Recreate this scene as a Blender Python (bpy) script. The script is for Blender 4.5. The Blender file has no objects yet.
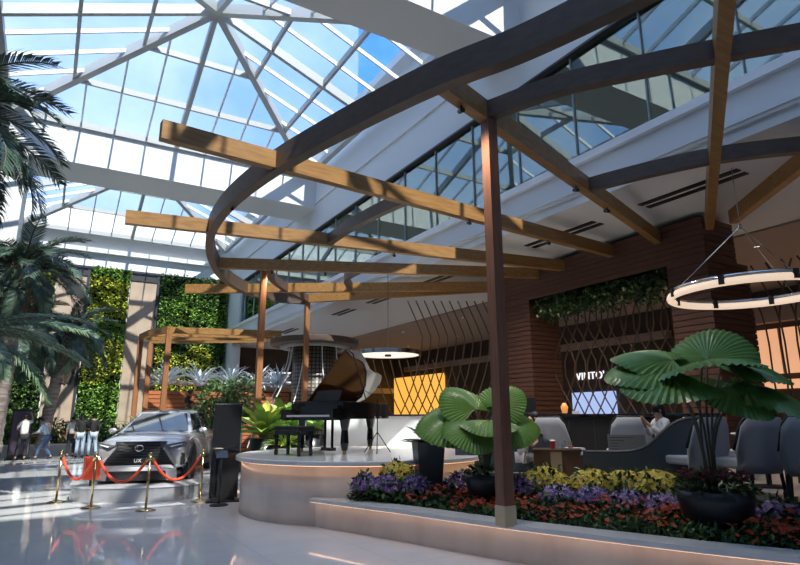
import bpy, bmesh, math, random
from mathutils import Vector, Matrix, Euler
random.seed(7)
PI = math.pi
sc = bpy.context.scene
COL = sc.collection
sc.view_settings.view_transform = 'Standard'
sc.view_settings.look = 'None'
sc.view_settings.exposure = 0.25
sc.view_settings.gamma = 1.0
sc.view_settings.use_curve_mapping = False

# ------------------------------------------------------------------ materials
def _nodes(name):
    m = bpy.data.materials.new(name); m.use_nodes = True
    nt = m.node_tree
    return m, nt, nt.nodes['Principled BSDF']
def mat(name, col, rough=0.5, metal=0.0, col2=None, scale=6.0, stretch=(1, 1, 1), detail=3.0, coat=0.0, spec=0.5,
        emit=None, estr=0.0, bump=0.0, trans=0.0, sub=0.0, lo=0.35, hi=0.65):
    m, nt, b = _nodes(name)
    b.inputs['Base Color'].default_value = (*col, 1)
    b.inputs['Roughness'].default_value = rough
    b.inputs['Metallic'].default_value = metal
    b.inputs['Specular IOR Level'].default_value = spec
    b.inputs['Coat Weight'].default_value = coat
    if trans: b.inputs['Transmission Weight'].default_value = trans
    if emit:
        b.inputs['Emission Color'].default_value = (*emit, 1); b.inputs['Emission Strength'].default_value = estr
    if col2 or bump:
        tc = nt.nodes.new('ShaderNodeTexCoord'); mp = nt.nodes.new('ShaderNodeMapping')
        mp.inputs['Scale'].default_value = stretch
        nz = nt.nodes.new('ShaderNodeTexNoise'); nz.inputs['Scale'].default_value = scale; nz.inputs['Detail'].default_value = detail
        nt.links.new(tc.outputs['Object'], mp.inputs['Vector']); nt.links.new(mp.outputs['Vector'], nz.inputs['Vector'])
        if col2:
            r = nt.nodes.new('ShaderNodeValToRGB')
            r.color_ramp.elements[0].position = lo; r.color_ramp.elements[1].position = hi
            r.color_ramp.elements[0].color = (*col, 1); r.color_ramp.elements[1].color = (*col2, 1)
            nt.links.new(nz.outputs['Fac'], r.inputs['Fac']); nt.links.new(r.outputs['Color'], b.inputs['Base Color'])
        if bump:
            bp = nt.nodes.new('ShaderNodeBump'); bp.inputs['Strength'].default_value = bump; bp.inputs['Distance'].default_value = 0.02
            nt.links.new(nz.outputs['Fac'], bp.inputs['Height']); nt.links.new(bp.outputs['Normal'], b.inputs['Normal'])
    return m
def glassmat(name, tint, refl, rough=0.02, rtint=(1, 1, 1), graze=0.3):
    m = bpy.data.materials.new(name); m.use_nodes = True
    nt = m.node_tree; nt.nodes.clear()
    out = nt.nodes.new('ShaderNodeOutputMaterial'); mix = nt.nodes.new('ShaderNodeMixShader')
    tr = nt.nodes.new('ShaderNodeBsdfTransparent'); tr.inputs['Color'].default_value = (*tint, 1)
    gl = nt.nodes.new('ShaderNodeBsdfGlossy'); gl.inputs['Roughness'].default_value = rough; gl.inputs['Color'].default_value = (*rtint, 1)
    lw = nt.nodes.new('ShaderNodeLayerWeight'); lw.inputs['Blend'].default_value = 0.5
    pw = nt.nodes.new('ShaderNodeMath'); pw.operation = 'POWER'; pw.inputs[1].default_value = 4.0
    ma = nt.nodes.new('ShaderNodeMath'); ma.operation = 'MULTIPLY_ADD'; ma.inputs[1].default_value = graze; ma.inputs[2].default_value = refl
    nt.links.new(lw.outputs['Facing'], pw.inputs[0]); nt.links.new(pw.outputs[0], ma.inputs[0]); nt.links.new(ma.outputs[0], mix.inputs['Fac'])
    nt.links.new(tr.outputs[0], mix.inputs[1]); nt.links.new(gl.outputs[0], mix.inputs[2]); nt.links.new(mix.outputs[0], out.inputs['Surface'])
    return m
def floormat():
    m, nt, b = _nodes('polished_marble_floor')
    tc = nt.nodes.new('ShaderNodeTexCoord')
    n1 = nt.nodes.new('ShaderNodeTexNoise'); n1.inputs['Scale'].default_value = 0.9; n1.inputs['Detail'].default_value = 8; n1.inputs['Distortion'].default_value = 1.2
    r = nt.nodes.new('ShaderNodeValToRGB')
    r.color_ramp.elements[0].position = 0.35; r.color_ramp.elements[0].color = (0.72, 0.73, 0.74, 1)
    r.color_ramp.elements[1].position = 0.68; r.color_ramp.elements[1].color = (0.80, 0.80, 0.80, 1)
    br = nt.nodes.new('ShaderNodeTexBrick'); br.offset = 0.0
    br.inputs['Scale'].default_value = 1.0; br.inputs['Brick Width'].default_value = 1.2; br.inputs['Row Height'].default_value = 1.2
    br.inputs['Mortar Size'].default_value = 0.004; br.inputs['Mortar'].default_value = (0.55, 0.55, 0.56, 1)
    nt.links.new(tc.outputs['Object'], n1.inputs['Vector']); nt.links.new(n1.outputs['Fac'], r.inputs['Fac'])
    nt.links.new(tc.outputs['Object'], br.inputs['Vector'])
    nt.links.new(r.outputs['Color'], br.inputs['Color1']); nt.links.new(r.outputs['Color'], br.inputs['Color2'])
    nt.links.new(br.outputs['Color'], b.inputs['Base Color'])
    b.inputs['Roughness'].default_value = 0.055; b.inputs['Specular IOR Level'].default_value = 0.62
    return m
WHITE = mat('white_painted_plaster', (0.72, 0.74, 0.75), 0.7)
STEEL = mat('white_painted_steel', (0.44, 0.46, 0.46), 0.45)
RAFTER = mat('bright_white_aluminium', (0.84, 0.86, 0.88), 0.35)
TAUPE = mat('taupe_ceiling_paint', (0.33, 0.26, 0.225), 0.8)
DARKWALL = mat('dark_brown_panelling', (0.045, 0.032, 0.027), 0.6, col2=(0.06, 0.043, 0.035), scale=2)
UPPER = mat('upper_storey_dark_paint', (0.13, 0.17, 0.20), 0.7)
STONE = mat('tan_stone_cladding', (0.37, 0.28, 0.21), 0.6, col2=(0.46, 0.36, 0.27), scale=1.6, detail=6)
FRAME = mat('charcoal_metal', (0.035, 0.037, 0.042), 0.45)
MARBLE = mat('beige_veined_marble', (0.66, 0.58, 0.51), 0.22, col2=(0.78, 0.71, 0.64), scale=2.2, stretch=(1, 1, 0.35), detail=8)
MARBLETOP = mat('pale_marble_coping', (0.74, 0.74, 0.74), 0.2, col2=(0.82, 0.81, 0.79), scale=4, detail=6)
TIMBER = mat('golden_brown_timber', (0.25, 0.122, 0.037), 0.42, col2=(0.35, 0.185, 0.059), scale=3, stretch=(0.6, 6, 6), detail=6)
MAINPOST = mat('red_brown_main_post', (0.19, 0.085, 0.052), 0.42, col2=(0.25, 0.115, 0.07), scale=4, stretch=(6, 6, 0.5), detail=5)
TIMBERDK = mat('dark_brown_timber', (0.085, 0.058, 0.044), 0.45, col2=(0.115, 0.078, 0.058), scale=3, stretch=(2, 2, 6), detail=6)
POSTWOOD = mat('red_brown_post_timber', (0.25, 0.105, 0.046), 0.42, col2=(0.34, 0.145, 0.06), scale=4, stretch=(6, 6, 0.5), detail=5)
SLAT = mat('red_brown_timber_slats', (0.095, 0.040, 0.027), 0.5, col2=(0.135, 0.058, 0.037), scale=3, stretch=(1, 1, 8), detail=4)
SLATORANGE = mat('orange_brown_timber_slats', (0.36, 0.115, 0.042), 0.5, col2=(0.46, 0.16, 0.06), scale=3, stretch=(1, 1, 8))  # orange-brown wood of the far planter box
ROD = mat('bronze_brown_rod', (0.10, 0.058, 0.036), 0.4)
BLACK = mat('black_gloss_lacquer', (0.008, 0.008, 0.009), 0.08, coat=0.6)
BLACKM = mat('matt_black', (0.014, 0.014, 0.016), 0.5)
BRASS = mat('polished_brass', (0.62, 0.47, 0.25), 0.2, metal=1.0)
CHROME = mat('chrome', (0.72, 0.73, 0.74), 0.12, metal=1.0)
VELVET = mat('red_orange_velvet', (0.80, 0.085, 0.035), 0.8, bump=0.3, scale=60)
POT = mat('dark_slate_glaze', (0.022, 0.026, 0.034), 0.3)
SOIL = mat('dark_soil', (0.03, 0.02, 0.014), 0.95, bump=1.0, scale=30)
FABRIC = mat('grey_blue_upholstery', (0.34, 0.37, 0.42), 0.85, col2=(0.38, 0.41, 0.46), scale=80)
FABRICL = mat('pale_grey_upholstery', (0.55, 0.57, 0.60), 0.85, col2=(0.60, 0.62, 0.65), scale=80)
FABRICD = mat('slate_blue_upholstery', (0.055, 0.072, 0.095), 0.8, col2=(0.065, 0.085, 0.11), scale=80)
SILVER = mat('silver_car_paint', (0.46, 0.47, 0.49), 0.26, metal=0.45, coat=1.0)
BRUSHED = mat('brushed_steel_cladding', (0.66, 0.67, 0.69), 0.25, metal=0.7, col2=(0.58, 0.59, 0.61), scale=1.5)
TYRE = mat('black_rubber', (0.012, 0.012, 0.012), 0.8)
CARGLASS = mat('dark_car_glass', (0.012, 0.018, 0.028), 0.03, spec=0.9, coat=1.0)
LAMPGLASS = mat('headlamp_glass', (0.10, 0.11, 0.13), 0.05, coat=1.0)
SKIN = mat('skin', (0.55, 0.34, 0.25), 0.55)
HAIR = mat('black_hair', (0.010, 0.009, 0.009), 0.5)
G_DARK = mat('dark_green_leaf', (0.018, 0.050, 0.018), 0.45, col2=(0.035, 0.085, 0.028), scale=5)
G_MID = mat('mid_green_leaf', (0.07, 0.15, 0.040), 0.45, col2=(0.12, 0.22, 0.06), scale=4)
G_LITE = mat('light_green_leaf', (0.20, 0.38, 0.07), 0.45, col2=(0.30, 0.48, 0.10), scale=4)
G_YEL = mat('yellow_green_leaf', (0.44, 0.48, 0.06), 0.5, col2=(0.58, 0.60, 0.09), scale=4)
G_PALM = mat('grey_green_palm_leaf', (0.045, 0.085, 0.060), 0.4, col2=(0.085, 0.145, 0.10), scale=3)
G_PALM2 = mat('fresh_green_palm_leaf', (0.075, 0.135, 0.070), 0.4, col2=(0.12, 0.20, 0.105), scale=3)
G_FAN = mat('glossy_fan_leaf', (0.085, 0.205, 0.045), 0.3, col2=(0.13, 0.27, 0.065), scale=3)
G_FANY = mat('yellow_green_fan_leaf', (0.13, 0.27, 0.045), 0.32, col2=(0.19, 0.34, 0.065), scale=3)
G_BLUE = mat('silvery_blue_leaf', (0.52, 0.60, 0.66), 0.55, col2=(0.70, 0.76, 0.80), scale=6)
TRUNK = mat('ringed_palm_bark', (0.17, 0.13, 0.11), 0.9, col2=(0.34, 0.29, 0.26), scale=5, stretch=(0.6, 0.6, 5), bump=0.6)
FIBRE = mat('red_brown_palm_fibre', (0.20, 0.085, 0.045), 0.95, col2=(0.30, 0.13, 0.07), scale=14)
STEM = mat('brown_green_stem', (0.085, 0.075, 0.045), 0.6)
F_RED = mat('scarlet_orange_petals', (0.42, 0.045, 0.015), 0.6, col2=(0.55, 0.085, 0.022), scale=9)
F_PUR = mat('lilac_petals', (0.40, 0.27, 0.60), 0.6, col2=(0.52, 0.38, 0.72), scale=9)
F_PURD = mat('violet_petals', (0.17, 0.08, 0.28), 0.6, col2=(0.25, 0.13, 0.38), scale=9)
F_YEL = mat('yellow_petals', (0.78, 0.62, 0.05), 0.6, col2=(0.86, 0.72, 0.12), scale=9)
F_BUR = mat('burgundy_petals', (0.16, 0.018, 0.045), 0.6, col2=(0.24, 0.035, 0.07), scale=9)
SKYGLASS = glassmat('skylight_glass', (0.86, 0.92, 0.96), 0.02, graze=0.06)
FACGLASS = glassmat('facade_glass', (0.50, 0.64, 0.68), 0.22, 0.01, (0.88, 0.94, 0.86), 0.35)
LEDW = mat('warm_led_strip', (0.9, 0.7, 0.5), 0.5, emit=(1.0, 0.58, 0.34), estr=3.2)
RINGE = mat('warm_white_diffuser', (0.8, 0.7, 0.6), 0.4, emit=(1.0, 0.74, 0.52), estr=0.62)
DISKE = mat('lit_lamp_diffuser', (0.8, 0.8, 0.75), 0.4, emit=(1.0, 0.90, 0.76), estr=0.75)
SIGNW = mat('white_sign_letters', (0.9, 0.9, 0.9), 0.5, emit=(1, 1, 1), estr=0.9)
AMBER = mat('backlit_amber_panel', (0.8, 0.45, 0.08), 0.6, emit=(1.0, 0.50, 0.085), estr=0.85)
SCREEN = mat('lit_pale_blue_screen', (0.4, 0.5, 0.8), 0.5, emit=(0.45, 0.60, 1.0), estr=0.7)
SHOP = mat('lit_peach_shop_panel', (0.8, 0.5, 0.35), 0.6, emit=(1.0, 0.50, 0.27), estr=0.6)

# ------------------------------------------------------------------ mesh builder
def rot2(a):
    return Matrix.Rotation(a, 3, 'Z')
class MB:
    def __init__(s): s.v = []; s.f = []; s.m = []
    def add(s, vs, fs, mi=0):
        o = len(s.v); s.v += [tuple(p) for p in vs]
        for f in fs: s.f.append(tuple(i + o for i in f)); s.m.append(mi)
    def box(s, x0, x1, y0, y1, z0, z1, mi=0):
        s.add([(x0, y0, z0), (x1, y0, z0), (x1, y1, z0), (x0, y1, z0), (x0, y0, z1), (x1, y0, z1), (x1, y1, z1), (x0, y1, z1)],
              [(0, 3, 2, 1), (4, 5, 6, 7), (0, 1, 5, 4), (1, 2, 6, 5), (2, 3, 7, 6), (3, 0, 4, 7)], mi)
        return s
    def obox(s, c, size, R=None, mi=0):
        R = R or Matrix.Identity(3); c = Vector(c)
        hx, hy, hz = size[0] / 2, size[1] / 2, size[2] / 2
        vs = [c + R @ Vector((sx * hx, sy * hy, sz * hz)) for sz in (-1, 1) for sx, sy in ((-1, -1), (1, -1), (1, 1), (-1, 1))]
        s.add(vs, [(0, 3, 2, 1), (4, 5, 6, 7), (0, 1, 5, 4), (1, 2, 6, 5), (2, 3, 7, 6), (3, 0, 4, 7)], mi)
        return s
    def bar(s, a, b, w, h, mi=0, up=(0, 0, 1)):      # box-section bar from a to b: w across, h in the up direction
        a = Vector(a); b = Vector(b); d = (b - a)
        if d.length < 1e-6: return s
        t = d.normalized(); sd = t.cross(Vector(up))
        if sd.length < 1e-4: sd = t.cross(Vector((0, 1, 0)))
        sd.normalize(); u = sd.cross(t)
        vs = []
        for p in (a, b):
            for q, r in ((-1, -1), (1, -1), (1, 1), (-1, 1)): vs.append(p + sd * q * w / 2 + u * r * h / 2)
        s.add(vs, [(0, 1, 2, 3), (7, 6, 5, 4), (0, 4, 5, 1), (1, 5, 6, 2), (2, 6, 7, 3), (3, 7, 4, 0)], mi)
        return s
    def ribbon(s, pts, w, z0, z1, mi=0):             # vertical-sided curved beam along a plan polyline
        n = len(pts); vs = []
        for i, p in enumerate(pts):
            a = Vector(pts[max(i - 1, 0)][:2]); b = Vector(pts[min(i + 1, n - 1)][:2]); t = (b - a).normalized(); nn = Vector((-t.y, t.x))
            for q, z in ((-1, z0), (1, z0), (1, z1), (-1, z1)):
                vs.append((p[0] + nn.x * q * w / 2, p[1] + nn.y * q * w / 2, z))
        fs = [(0, 1, 2, 3), (4 * n - 1, 4 * n - 2, 4 * n - 3, 4 * n - 4)]
        for i in range(n - 1):
            for k in range(4):
                fs.append((4 * i + k, 4 * i + 4 + k, 4 * i + 4 + (k + 1) % 4, 4 * i + (k + 1) % 4))
        s.add(vs, fs, mi); return s
    def tube(s, pts, r, n=8, mi=0, cap=True):
        pts = [Vector(p) for p in pts]; m = len(pts); vs = []
        rr = r if isinstance(r, (list, tuple)) else [r] * m
        prev = None
        for i, p in enumerate(pts):
            t = (pts[min(i + 1, m - 1)] - pts[max(i - 1, 0)]).normalized()
            if prev is None:
                ref = Vector((0, 0, 1)) if abs(t.z) < 0.9 else Vector((1, 0, 0))
                a = t.cross(ref).normalized()
            else:
                a = (prev - t * prev.dot(t)).normalized()
            prev = a; b = t.cross(a)
            for k in range(n):
                an = 2 * PI * k / n; vs.append(p + (a * math.cos(an) + b * math.sin(an)) * rr[i])
        fs = []
        for i in range(m - 1):
            for k in range(n):
                fs.append((i * n + k, i * n + (k + 1) % n, (i + 1) * n + (k + 1) % n, (i + 1) * n + k))
        if cap: fs.append(tuple(range(n))[::-1]); fs.append(tuple((m - 1) * n + k for k in range(n)))
        s.add(vs, fs, mi); return s
    def lathe(s, prof, c=(0, 0, 0), n=32, mi=0, closed=False):   # prof: list of (r, z)
        vs = []; fs = []; m = len(prof)
        for r, z in prof:
            for k in range(n):
                a = 2 * PI * k / n; vs.append((c[0] + r * math.cos(a), c[1] + r * math.sin(a), c[2] + z))
        for i in range(m - 1):
            for k in range(n):
                fs.append((i * n + k, i * n + (k + 1) % n, (i + 1) * n + (k + 1) % n, (i + 1) * n + k))
        if prof[0][0] > 1e-4 and not closed: fs.append(tuple(range(n))[::-1])
        if prof[-1][0] > 1e-4 and not closed: fs.append(tuple((m - 1) * n + k for k in range(n)))
        if closed:
            for k in range(n): fs.append(((m - 1) * n + k, (m - 1) * n + (k + 1) % n, (k + 1) % n, k))
        s.add(vs, fs, mi); return s
    def prism(s, poly, z0, z1, mi=0):                # plan polygon extruded upwards
        n = len(poly)
        vs = [(p[0], p[1], z0) for p in poly] + [(p[0], p[1], z1) for p in poly]
        fs = [tuple(range(n))[::-1], tuple(range(n, 2 * n))] + [(i, (i + 1) % n, n + (i + 1) % n, n + i) for i in range(n)]
        s.add(vs, fs, mi); return s
    def slabpoly(s, pts, off, mi=0):                 # any planar polygon thickened by a vector
        n = len(pts); off = Vector(off)
        vs = [Vector(p) for p in pts] + [Vector(p) + off for p in pts]
        fs = [tuple(range(n))[::-1], tuple(range(n, 2 * n))] + [(i, (i + 1) % n, n + (i + 1) % n, n + i) for i in range(n)]
        s.add(vs, fs, mi); return s
    def ball(s, c, r, sq=(1, 1, 1), nu=14, nv=8, mi=0):
        vs = []; fs = []
        for j in range(nv + 1):
            ph = PI * j / nv - PI / 2
            for i in range(nu):
                a = 2 * PI * i / nu
                vs.append((c[0] + r * sq[0] * math.cos(ph) * math.cos(a), c[1] + r * sq[1] * math.cos(ph) * math.sin(a), c[2] + r * sq[2] * math.sin(ph)))
        for j in range(nv):
            for i in range(nu): fs.append((j * nu + i, j * nu + (i + 1) % nu, (j + 1) * nu + (i + 1) % nu, (j + 1) * nu + i))
        s.add(vs, fs, mi); return s
    def leaf(s, p, d, nrm, L, W, mi=0):              # folded pointed leaf
        p = Vector(p); d = Vector(d).normalized(); sd = d.cross(Vector(nrm))
        if sd.length < 1e-3: sd = d.cross(Vector((1, 0, 0.3)))
        sd.normalize(); u = sd.cross(d)
        s.add([p, p + d * L * 0.45 + sd * W / 2 + u * W * 0.18, p + d * L, p + d * L * 0.45 - sd * W / 2 + u * W * 0.18], [(0, 1, 2), (0, 2, 3)], mi)
    def strap(s, base, az, el, L, W, droop, n=5, mi=0, fold=0.25):    # long arching leaf
        p = Vector(base); e = el; vs = []
        h = Vector((math.cos(az), math.sin(az), 0)); sd = Vector((-math.sin(az), math.cos(az), 0))
        for i in range(n + 1):
            t = i / n; w = W * (0.35 + 1.3 * t) * (1 - t) ** 0.6 * 1.15 if i < n else 0.0
            u = -h * math.sin(e) + Vector((0, 0, 1)) * math.cos(e)
            vs += [p - sd * w / 2 + u * w * fold, p, p + sd * w / 2 + u * w * fold]
            p = p + (h * math.cos(e) + Vector((0, 0, 1)) * math.sin(e)) * (L / n); e -= droop / n
        fs = []
        for i in range(n):
            a = 3 * i; fs += [(a, a + 1, a + 4, a + 3), (a + 1, a + 2, a + 5, a + 4)]
        s.add(vs, fs, mi)
    def mesh(s, name, mats, smooth=False, fix=True):
        me = bpy.data.meshes.new(name); me.from_pydata(s.v, [], s.f); 
        for m in (mats if isinstance(mats, (list, tuple)) else [mats]): me.materials.append(m)
        me.polygons.foreach_set('material_index', s.m)
        if fix:
            bm = bmesh.new(); bm.from_mesh(me); bmesh.ops.recalc_face_normals(bm, faces=bm.faces); bm.to_mesh(me); bm.free()
        if smooth: me.polygons.foreach_set('use_smooth', [True] * len(me.polygons))
        me.update(); return me
    def build(s, name, mats, parent=None, smooth=False, fix=True, loc=None):
        o = bpy.data.objects.new(name, s.mesh(name, mats, smooth, fix)); COL.objects.link(o)
        if parent: o.parent = parent
        if loc: o.location = loc
        return o
def bevel(o, w=0.01, seg=2):
    b = o.modifiers.new('edge', 'BEVEL'); b.width = w; b.segments = seg; b.limit_method = 'ANGLE'; b.angle_limit = 0.7; return o
def subsurf(o, lv=1):
    b = o.modifiers.new('smooth', 'SUBSURF'); b.levels = lv; b.render_levels = lv; return o
def thing(name, label, cat, loc=(0, 0, 0), rz=0.0, group=None):
    o = bpy.data.objects.new(name, None); COL.objects.link(o); o.empty_display_size = 0.1
    o.location = loc; o.rotation_euler = (0, 0, rz); o['label'] = label; o['category'] = cat
    if group: o['group'] = group
    return o
def tag(o, label, cat, group=None, kind=None):
    o['label'] = label; o['category'] = cat
    if group: o['group'] = group
    if kind: o['kind'] = kind
    return o
def struct(o, label=None):
    o['kind'] = 'structure'
    if label: o['label'] = label
    return o
def dup(root, loc, rz=None, label=None):
    r = root.copy(); COL.objects.link(r); r.location = loc
    if rz is not None: r.rotation_euler = (0, 0, rz)
    if label: r['label'] = label
    for ch in list(root.children):
        c = ch.copy(); COL.objects.link(c); c.parent = r
        for g in ch.children:
            d = g.copy(); COL.objects.link(d); d.parent = c
    return r
def catmull(P, n=8):
    P = [Vector(p) for p in P]; out = []
    Q = [P[0] * 2 - P[1]] + P + [P[-1] * 2 - P[-2]]
    for i in range(1, len(Q) - 2):
        for k in range(n):
            t = k / n; a, b, c, d = Q[i - 1], Q[i], Q[i + 1], Q[i + 2]
            out.append(0.5 * ((2 * b) + (c - a) * t + (2 * a - 5 * b + 4 * c - d) * t * t + (3 * b - a - 3 * c + d) * t ** 3))
    out.append(P[-1]); return out
def rnd(a, b): return random.uniform(a, b)
def rdir():
    z = rnd(-1, 1); a = rnd(0, 2 * PI); r = math.sqrt(1 - z * z); return Vector((r * math.cos(a), r * math.sin(a), z))
def text_mesh(s, size, depth=0.02):
    cu = bpy.data.curves.new('lettering', 'FONT'); cu.body = s; cu.size = size; cu.extrude = depth; cu.space_character = 1.1; cu.align_x = 'CENTER'; cu.align_y = 'CENTER'
    o = bpy.data.objects.new('lettering', cu); COL.objects.link(o)
    dg = bpy.context.evaluated_depsgraph_get(); me = bpy.data.meshes.new_from_object(o.evaluated_get(dg))
    bpy.data.objects.remove(o); bpy.data.curves.remove(cu); return me
# ------------------------------------------------------------------ camera
YAW, TH, ROLL = math.radians(31), math.radians(13.1), math.radians(-0.3)
fw = Vector((math.sin(YAW) * math.cos(TH), math.cos(YAW) * math.cos(TH), math.sin(TH)))
r0 = Vector((math.cos(YAW), -math.sin(YAW), 0)); u0 = r0.cross(fw)
rr = r0 * math.cos(ROLL) + u0 * math.sin(ROLL); uu = u0 * math.cos(ROLL) - r0 * math.sin(ROLL)
cam = bpy.data.cameras.new('camera'); cam.sensor_width = 36; cam.lens = 36 * 578 / 800; cam.clip_start = 0.05; cam.clip_end = 400
co = bpy.data.objects.new('camera', cam); COL.objects.link(co)
co.matrix_world = Matrix(((rr.x, uu.x, -fw.x, 0), (rr.y, uu.y, -fw.y, 0), (rr.z, uu.z, -fw.z, 1.6), (0, 0, 0, 1)))
sc.camera = co
sc.cycles.diffuse_bounces = 8; sc.cycles.max_bounces = 14; sc.cycles.transparent_max_bounces = 16

# ------------------------------------------------------------------ sky and sun
w = bpy.data.worlds.new('sky'); sc.world = w; w.use_nodes = True
nt = w.node_tree; bg = nt.nodes['Background']
tc = nt.nodes.new('ShaderNodeTexCoord'); nz = nt.nodes.new('ShaderNodeTexNoise'); nz.inputs['Scale'].default_value = 3.2; nz.inputs['Detail'].default_value = 7
rp = nt.nodes.new('ShaderNodeValToRGB')
rp.color_ramp.elements[0].position = 0.40; rp.color_ramp.elements[0].color = (0.23, 0.41, 0.82, 1)
rp.color_ramp.elements[1].position = 0.72; rp.color_ramp.elements[1].color = (0.58, 0.72, 0.95, 1)
nt.links.new(tc.outputs['Generated'], nz.inputs['Vector']); nt.links.new(nz.outputs['Fac'], rp.inputs['Fac']); nt.links.new(rp.outputs['Color'], bg.inputs['Color'])
bg.inputs['Strength'].default_value = 1.5
sun = bpy.data.lights.new('sun', 'SUN'); sun.energy = 6.8; sun.angle = math.radians(0.6); sun.color = (1.0, 0.93, 0.82)
so = bpy.data.objects.new('sun', sun); COL.objects.link(so)
so.rotation_euler = Vector((-0.03, 0.64, -0.80)).to_track_quat('-Z', 'Y').to_euler(); so.location = (10, -20, 30)

# ------------------------------------------------------------------ setting: floor, walls, ceilings
struct(MB().box(-9, 22, -9, 37, -0.2, 0).build('floor', floormat()), 'polished pale marble floor of the atrium')
struct(MB().box(-9, 9.2, 36, 36.4, 0, 13.2).box(9.2, 22, 36, 36.4, 5.9, 13.2).build('wall_back', WHITE), 'white end wall of the atrium above the planted panels')
struct(MB().box(9.4, 21, 35.9, 36.3, 0, 5.87).build('wall_back_arcade', DARKWALL), 'dark end wall of the arcade')
struct(MB().box(-9.4, -9, -9, 36.4, 0, 13.2).build('wall_left', WHITE), 'white left wall')
struct(MB().box(-9, 22, -9.4, -9, 0, 13.2).build('wall_front', WHITE), 'white wall behind')
struct(MB().box(21, 21.4, -9, 36.4, 0, 5.9).build('wall_right', DARKWALL), 'dark brown shopfront wall at the back of the arcade')
struct(MB().box(-9, 9.0, 35.86, 36.0, 9.78, 9.95).build('trim_1', FRAME), 'dark trim along the top of the planted wall')
struct(MB().box(-9, 9.0, 35.7, 36.0, 10.75, 11.0).build('trim_2', WHITE), 'white ledge across the upper end wall')
struct(MB().box(9.2, 21, 35.6, 35.9, 3.2, 3.55).build('trim_3', STONE), 'tan ledge along the dark arcade end wall')
# stone piers between green panels, dark edged
def pier(x0, x1, n):
    t = struct(MB().box(x0, x1, 35.8, 36.0, 0.4, 9.78).build('wall_pier_' + n, STONE), 'tan stone wall strip between planted panels')
    e = MB(); e.box(x1 - 0.14, x1, 35.7, 35.98, 0.4, 9.78); e.box(x0, x1, 35.74, 35.98, 9.35, 9.78)
    e.build('dark_edge', FRAME, t); return t
pier(-0.25, 1.32, 'left'); pier(3.42, 4.95, 'right')
# solid roof slabs and the big white cross beams
RZ = 11.8
rb = MB(); rb.box(-9, -2.2, -9, 36.4, RZ, RZ + 0.3); rb.box(8.6, 22, -9, 36.4, 12.9, 13.2); rb.box(-2.2, 9, -9, -2.4, RZ, RZ + 0.3)
rb.box(-2.2, 8.6, 35.5, 36.4, RZ, RZ + 0.4)
struct(rb.build('ceiling_roof', WHITE), 'white roof slabs around the skylights')
struct(MB().box(-9, 9.1, 22.0, 24.0, 10.37, 11.85).build('ceiling_beam_far', WHITE), 'broad white cross beam between the two farther skylights')
struct(MB().box(-9, 9.1, 9.14, 10.5, 10.37, 11.85).build('ceiling_beam_near', WHITE), 'broad white cross beam overhead')
struct(MB().box(-3.2, -1.45, 22.0, 24.0, 0, 10.37).build('wall_pillar', WHITE), 'white pillar under the far cross beam')
struct(MB().box(-40, 60, -14, -9.4, 0, 26.6).build('wall_sun_blocker', WHITE), 'unseen tall block added behind the atrium to block the sun')  # unseen block, added to keep the sun off the near floor
# right-hand storeys
struct(MB().box(9.0, 9.35, -9, 36, 5.87, 6.72).build('wall_fascia', WHITE), 'white balcony fascia along the right storey')
struct(MB().box(8.9, 9.36, -9, 36, 6.70, 6.86).build('trim_rail', RAFTER), 'bright white cap rail on the fascia')
struct(MB().box(8.94, 9.0, -9, 36, 6.06, 6.12).box(8.91, 9.0, -9, 36, 6.12, 6.2).build('trim_moulding', WHITE), 'moulding along the foot of the fascia')
struct(MB().box(9.35, 14.0, -9, 35.9, 5.87, 6.0).build('ceiling_soffit', WHITE), 'white soffit under the upper storey')
struct(MB().box(14.0, 21.0, -9, 35.9, 5.82, 6.0).build('ceiling_arcade', TAUPE), 'taupe arcade ceiling')
bh = MB(); bh.box(9.0, 9.4, -9, 36, 9.34, 13.0); bh.box(8.93, 9.0, -9, 36, 10.55, 10.66)
struct(bh.build('wall_bulkhead', WHITE), 'white bulkhead between upper glazing and skylight')
struct(MB().box(8.94, 9.4, -9, 36, 9.29, 9.345).build('trim_glazing', FRAME), 'dark head frame of the upper glazing')
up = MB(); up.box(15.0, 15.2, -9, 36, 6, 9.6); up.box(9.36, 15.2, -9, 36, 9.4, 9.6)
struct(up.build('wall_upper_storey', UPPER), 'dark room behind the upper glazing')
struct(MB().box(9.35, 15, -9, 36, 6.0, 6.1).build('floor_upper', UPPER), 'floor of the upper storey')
struct(MB().box(9.0, 9.5, 34.2, 36, 0, 5.87).box(8.98, 9.5, 33.0, 36, 5.87, 9.34).build('wall_corner', WHITE), 'white corner strip beside the planted wall')
g = thing('window_1', 'tall upper storey glazing reflecting the skylights', 'window', (0, 0, 0)); del g['category']; struct(g)
MB().box(9.08, 9.10, -9, 33.0, 6.86, 9.28).build('pane', FACGLASS, g)
fn = MB()
y = -8.0
while y < 33: fn.box(9.04, 9.12, y, y + 0.014, 6.86, 9.28); y += 1.75
fn.build('mullion', STEEL, g)

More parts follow.
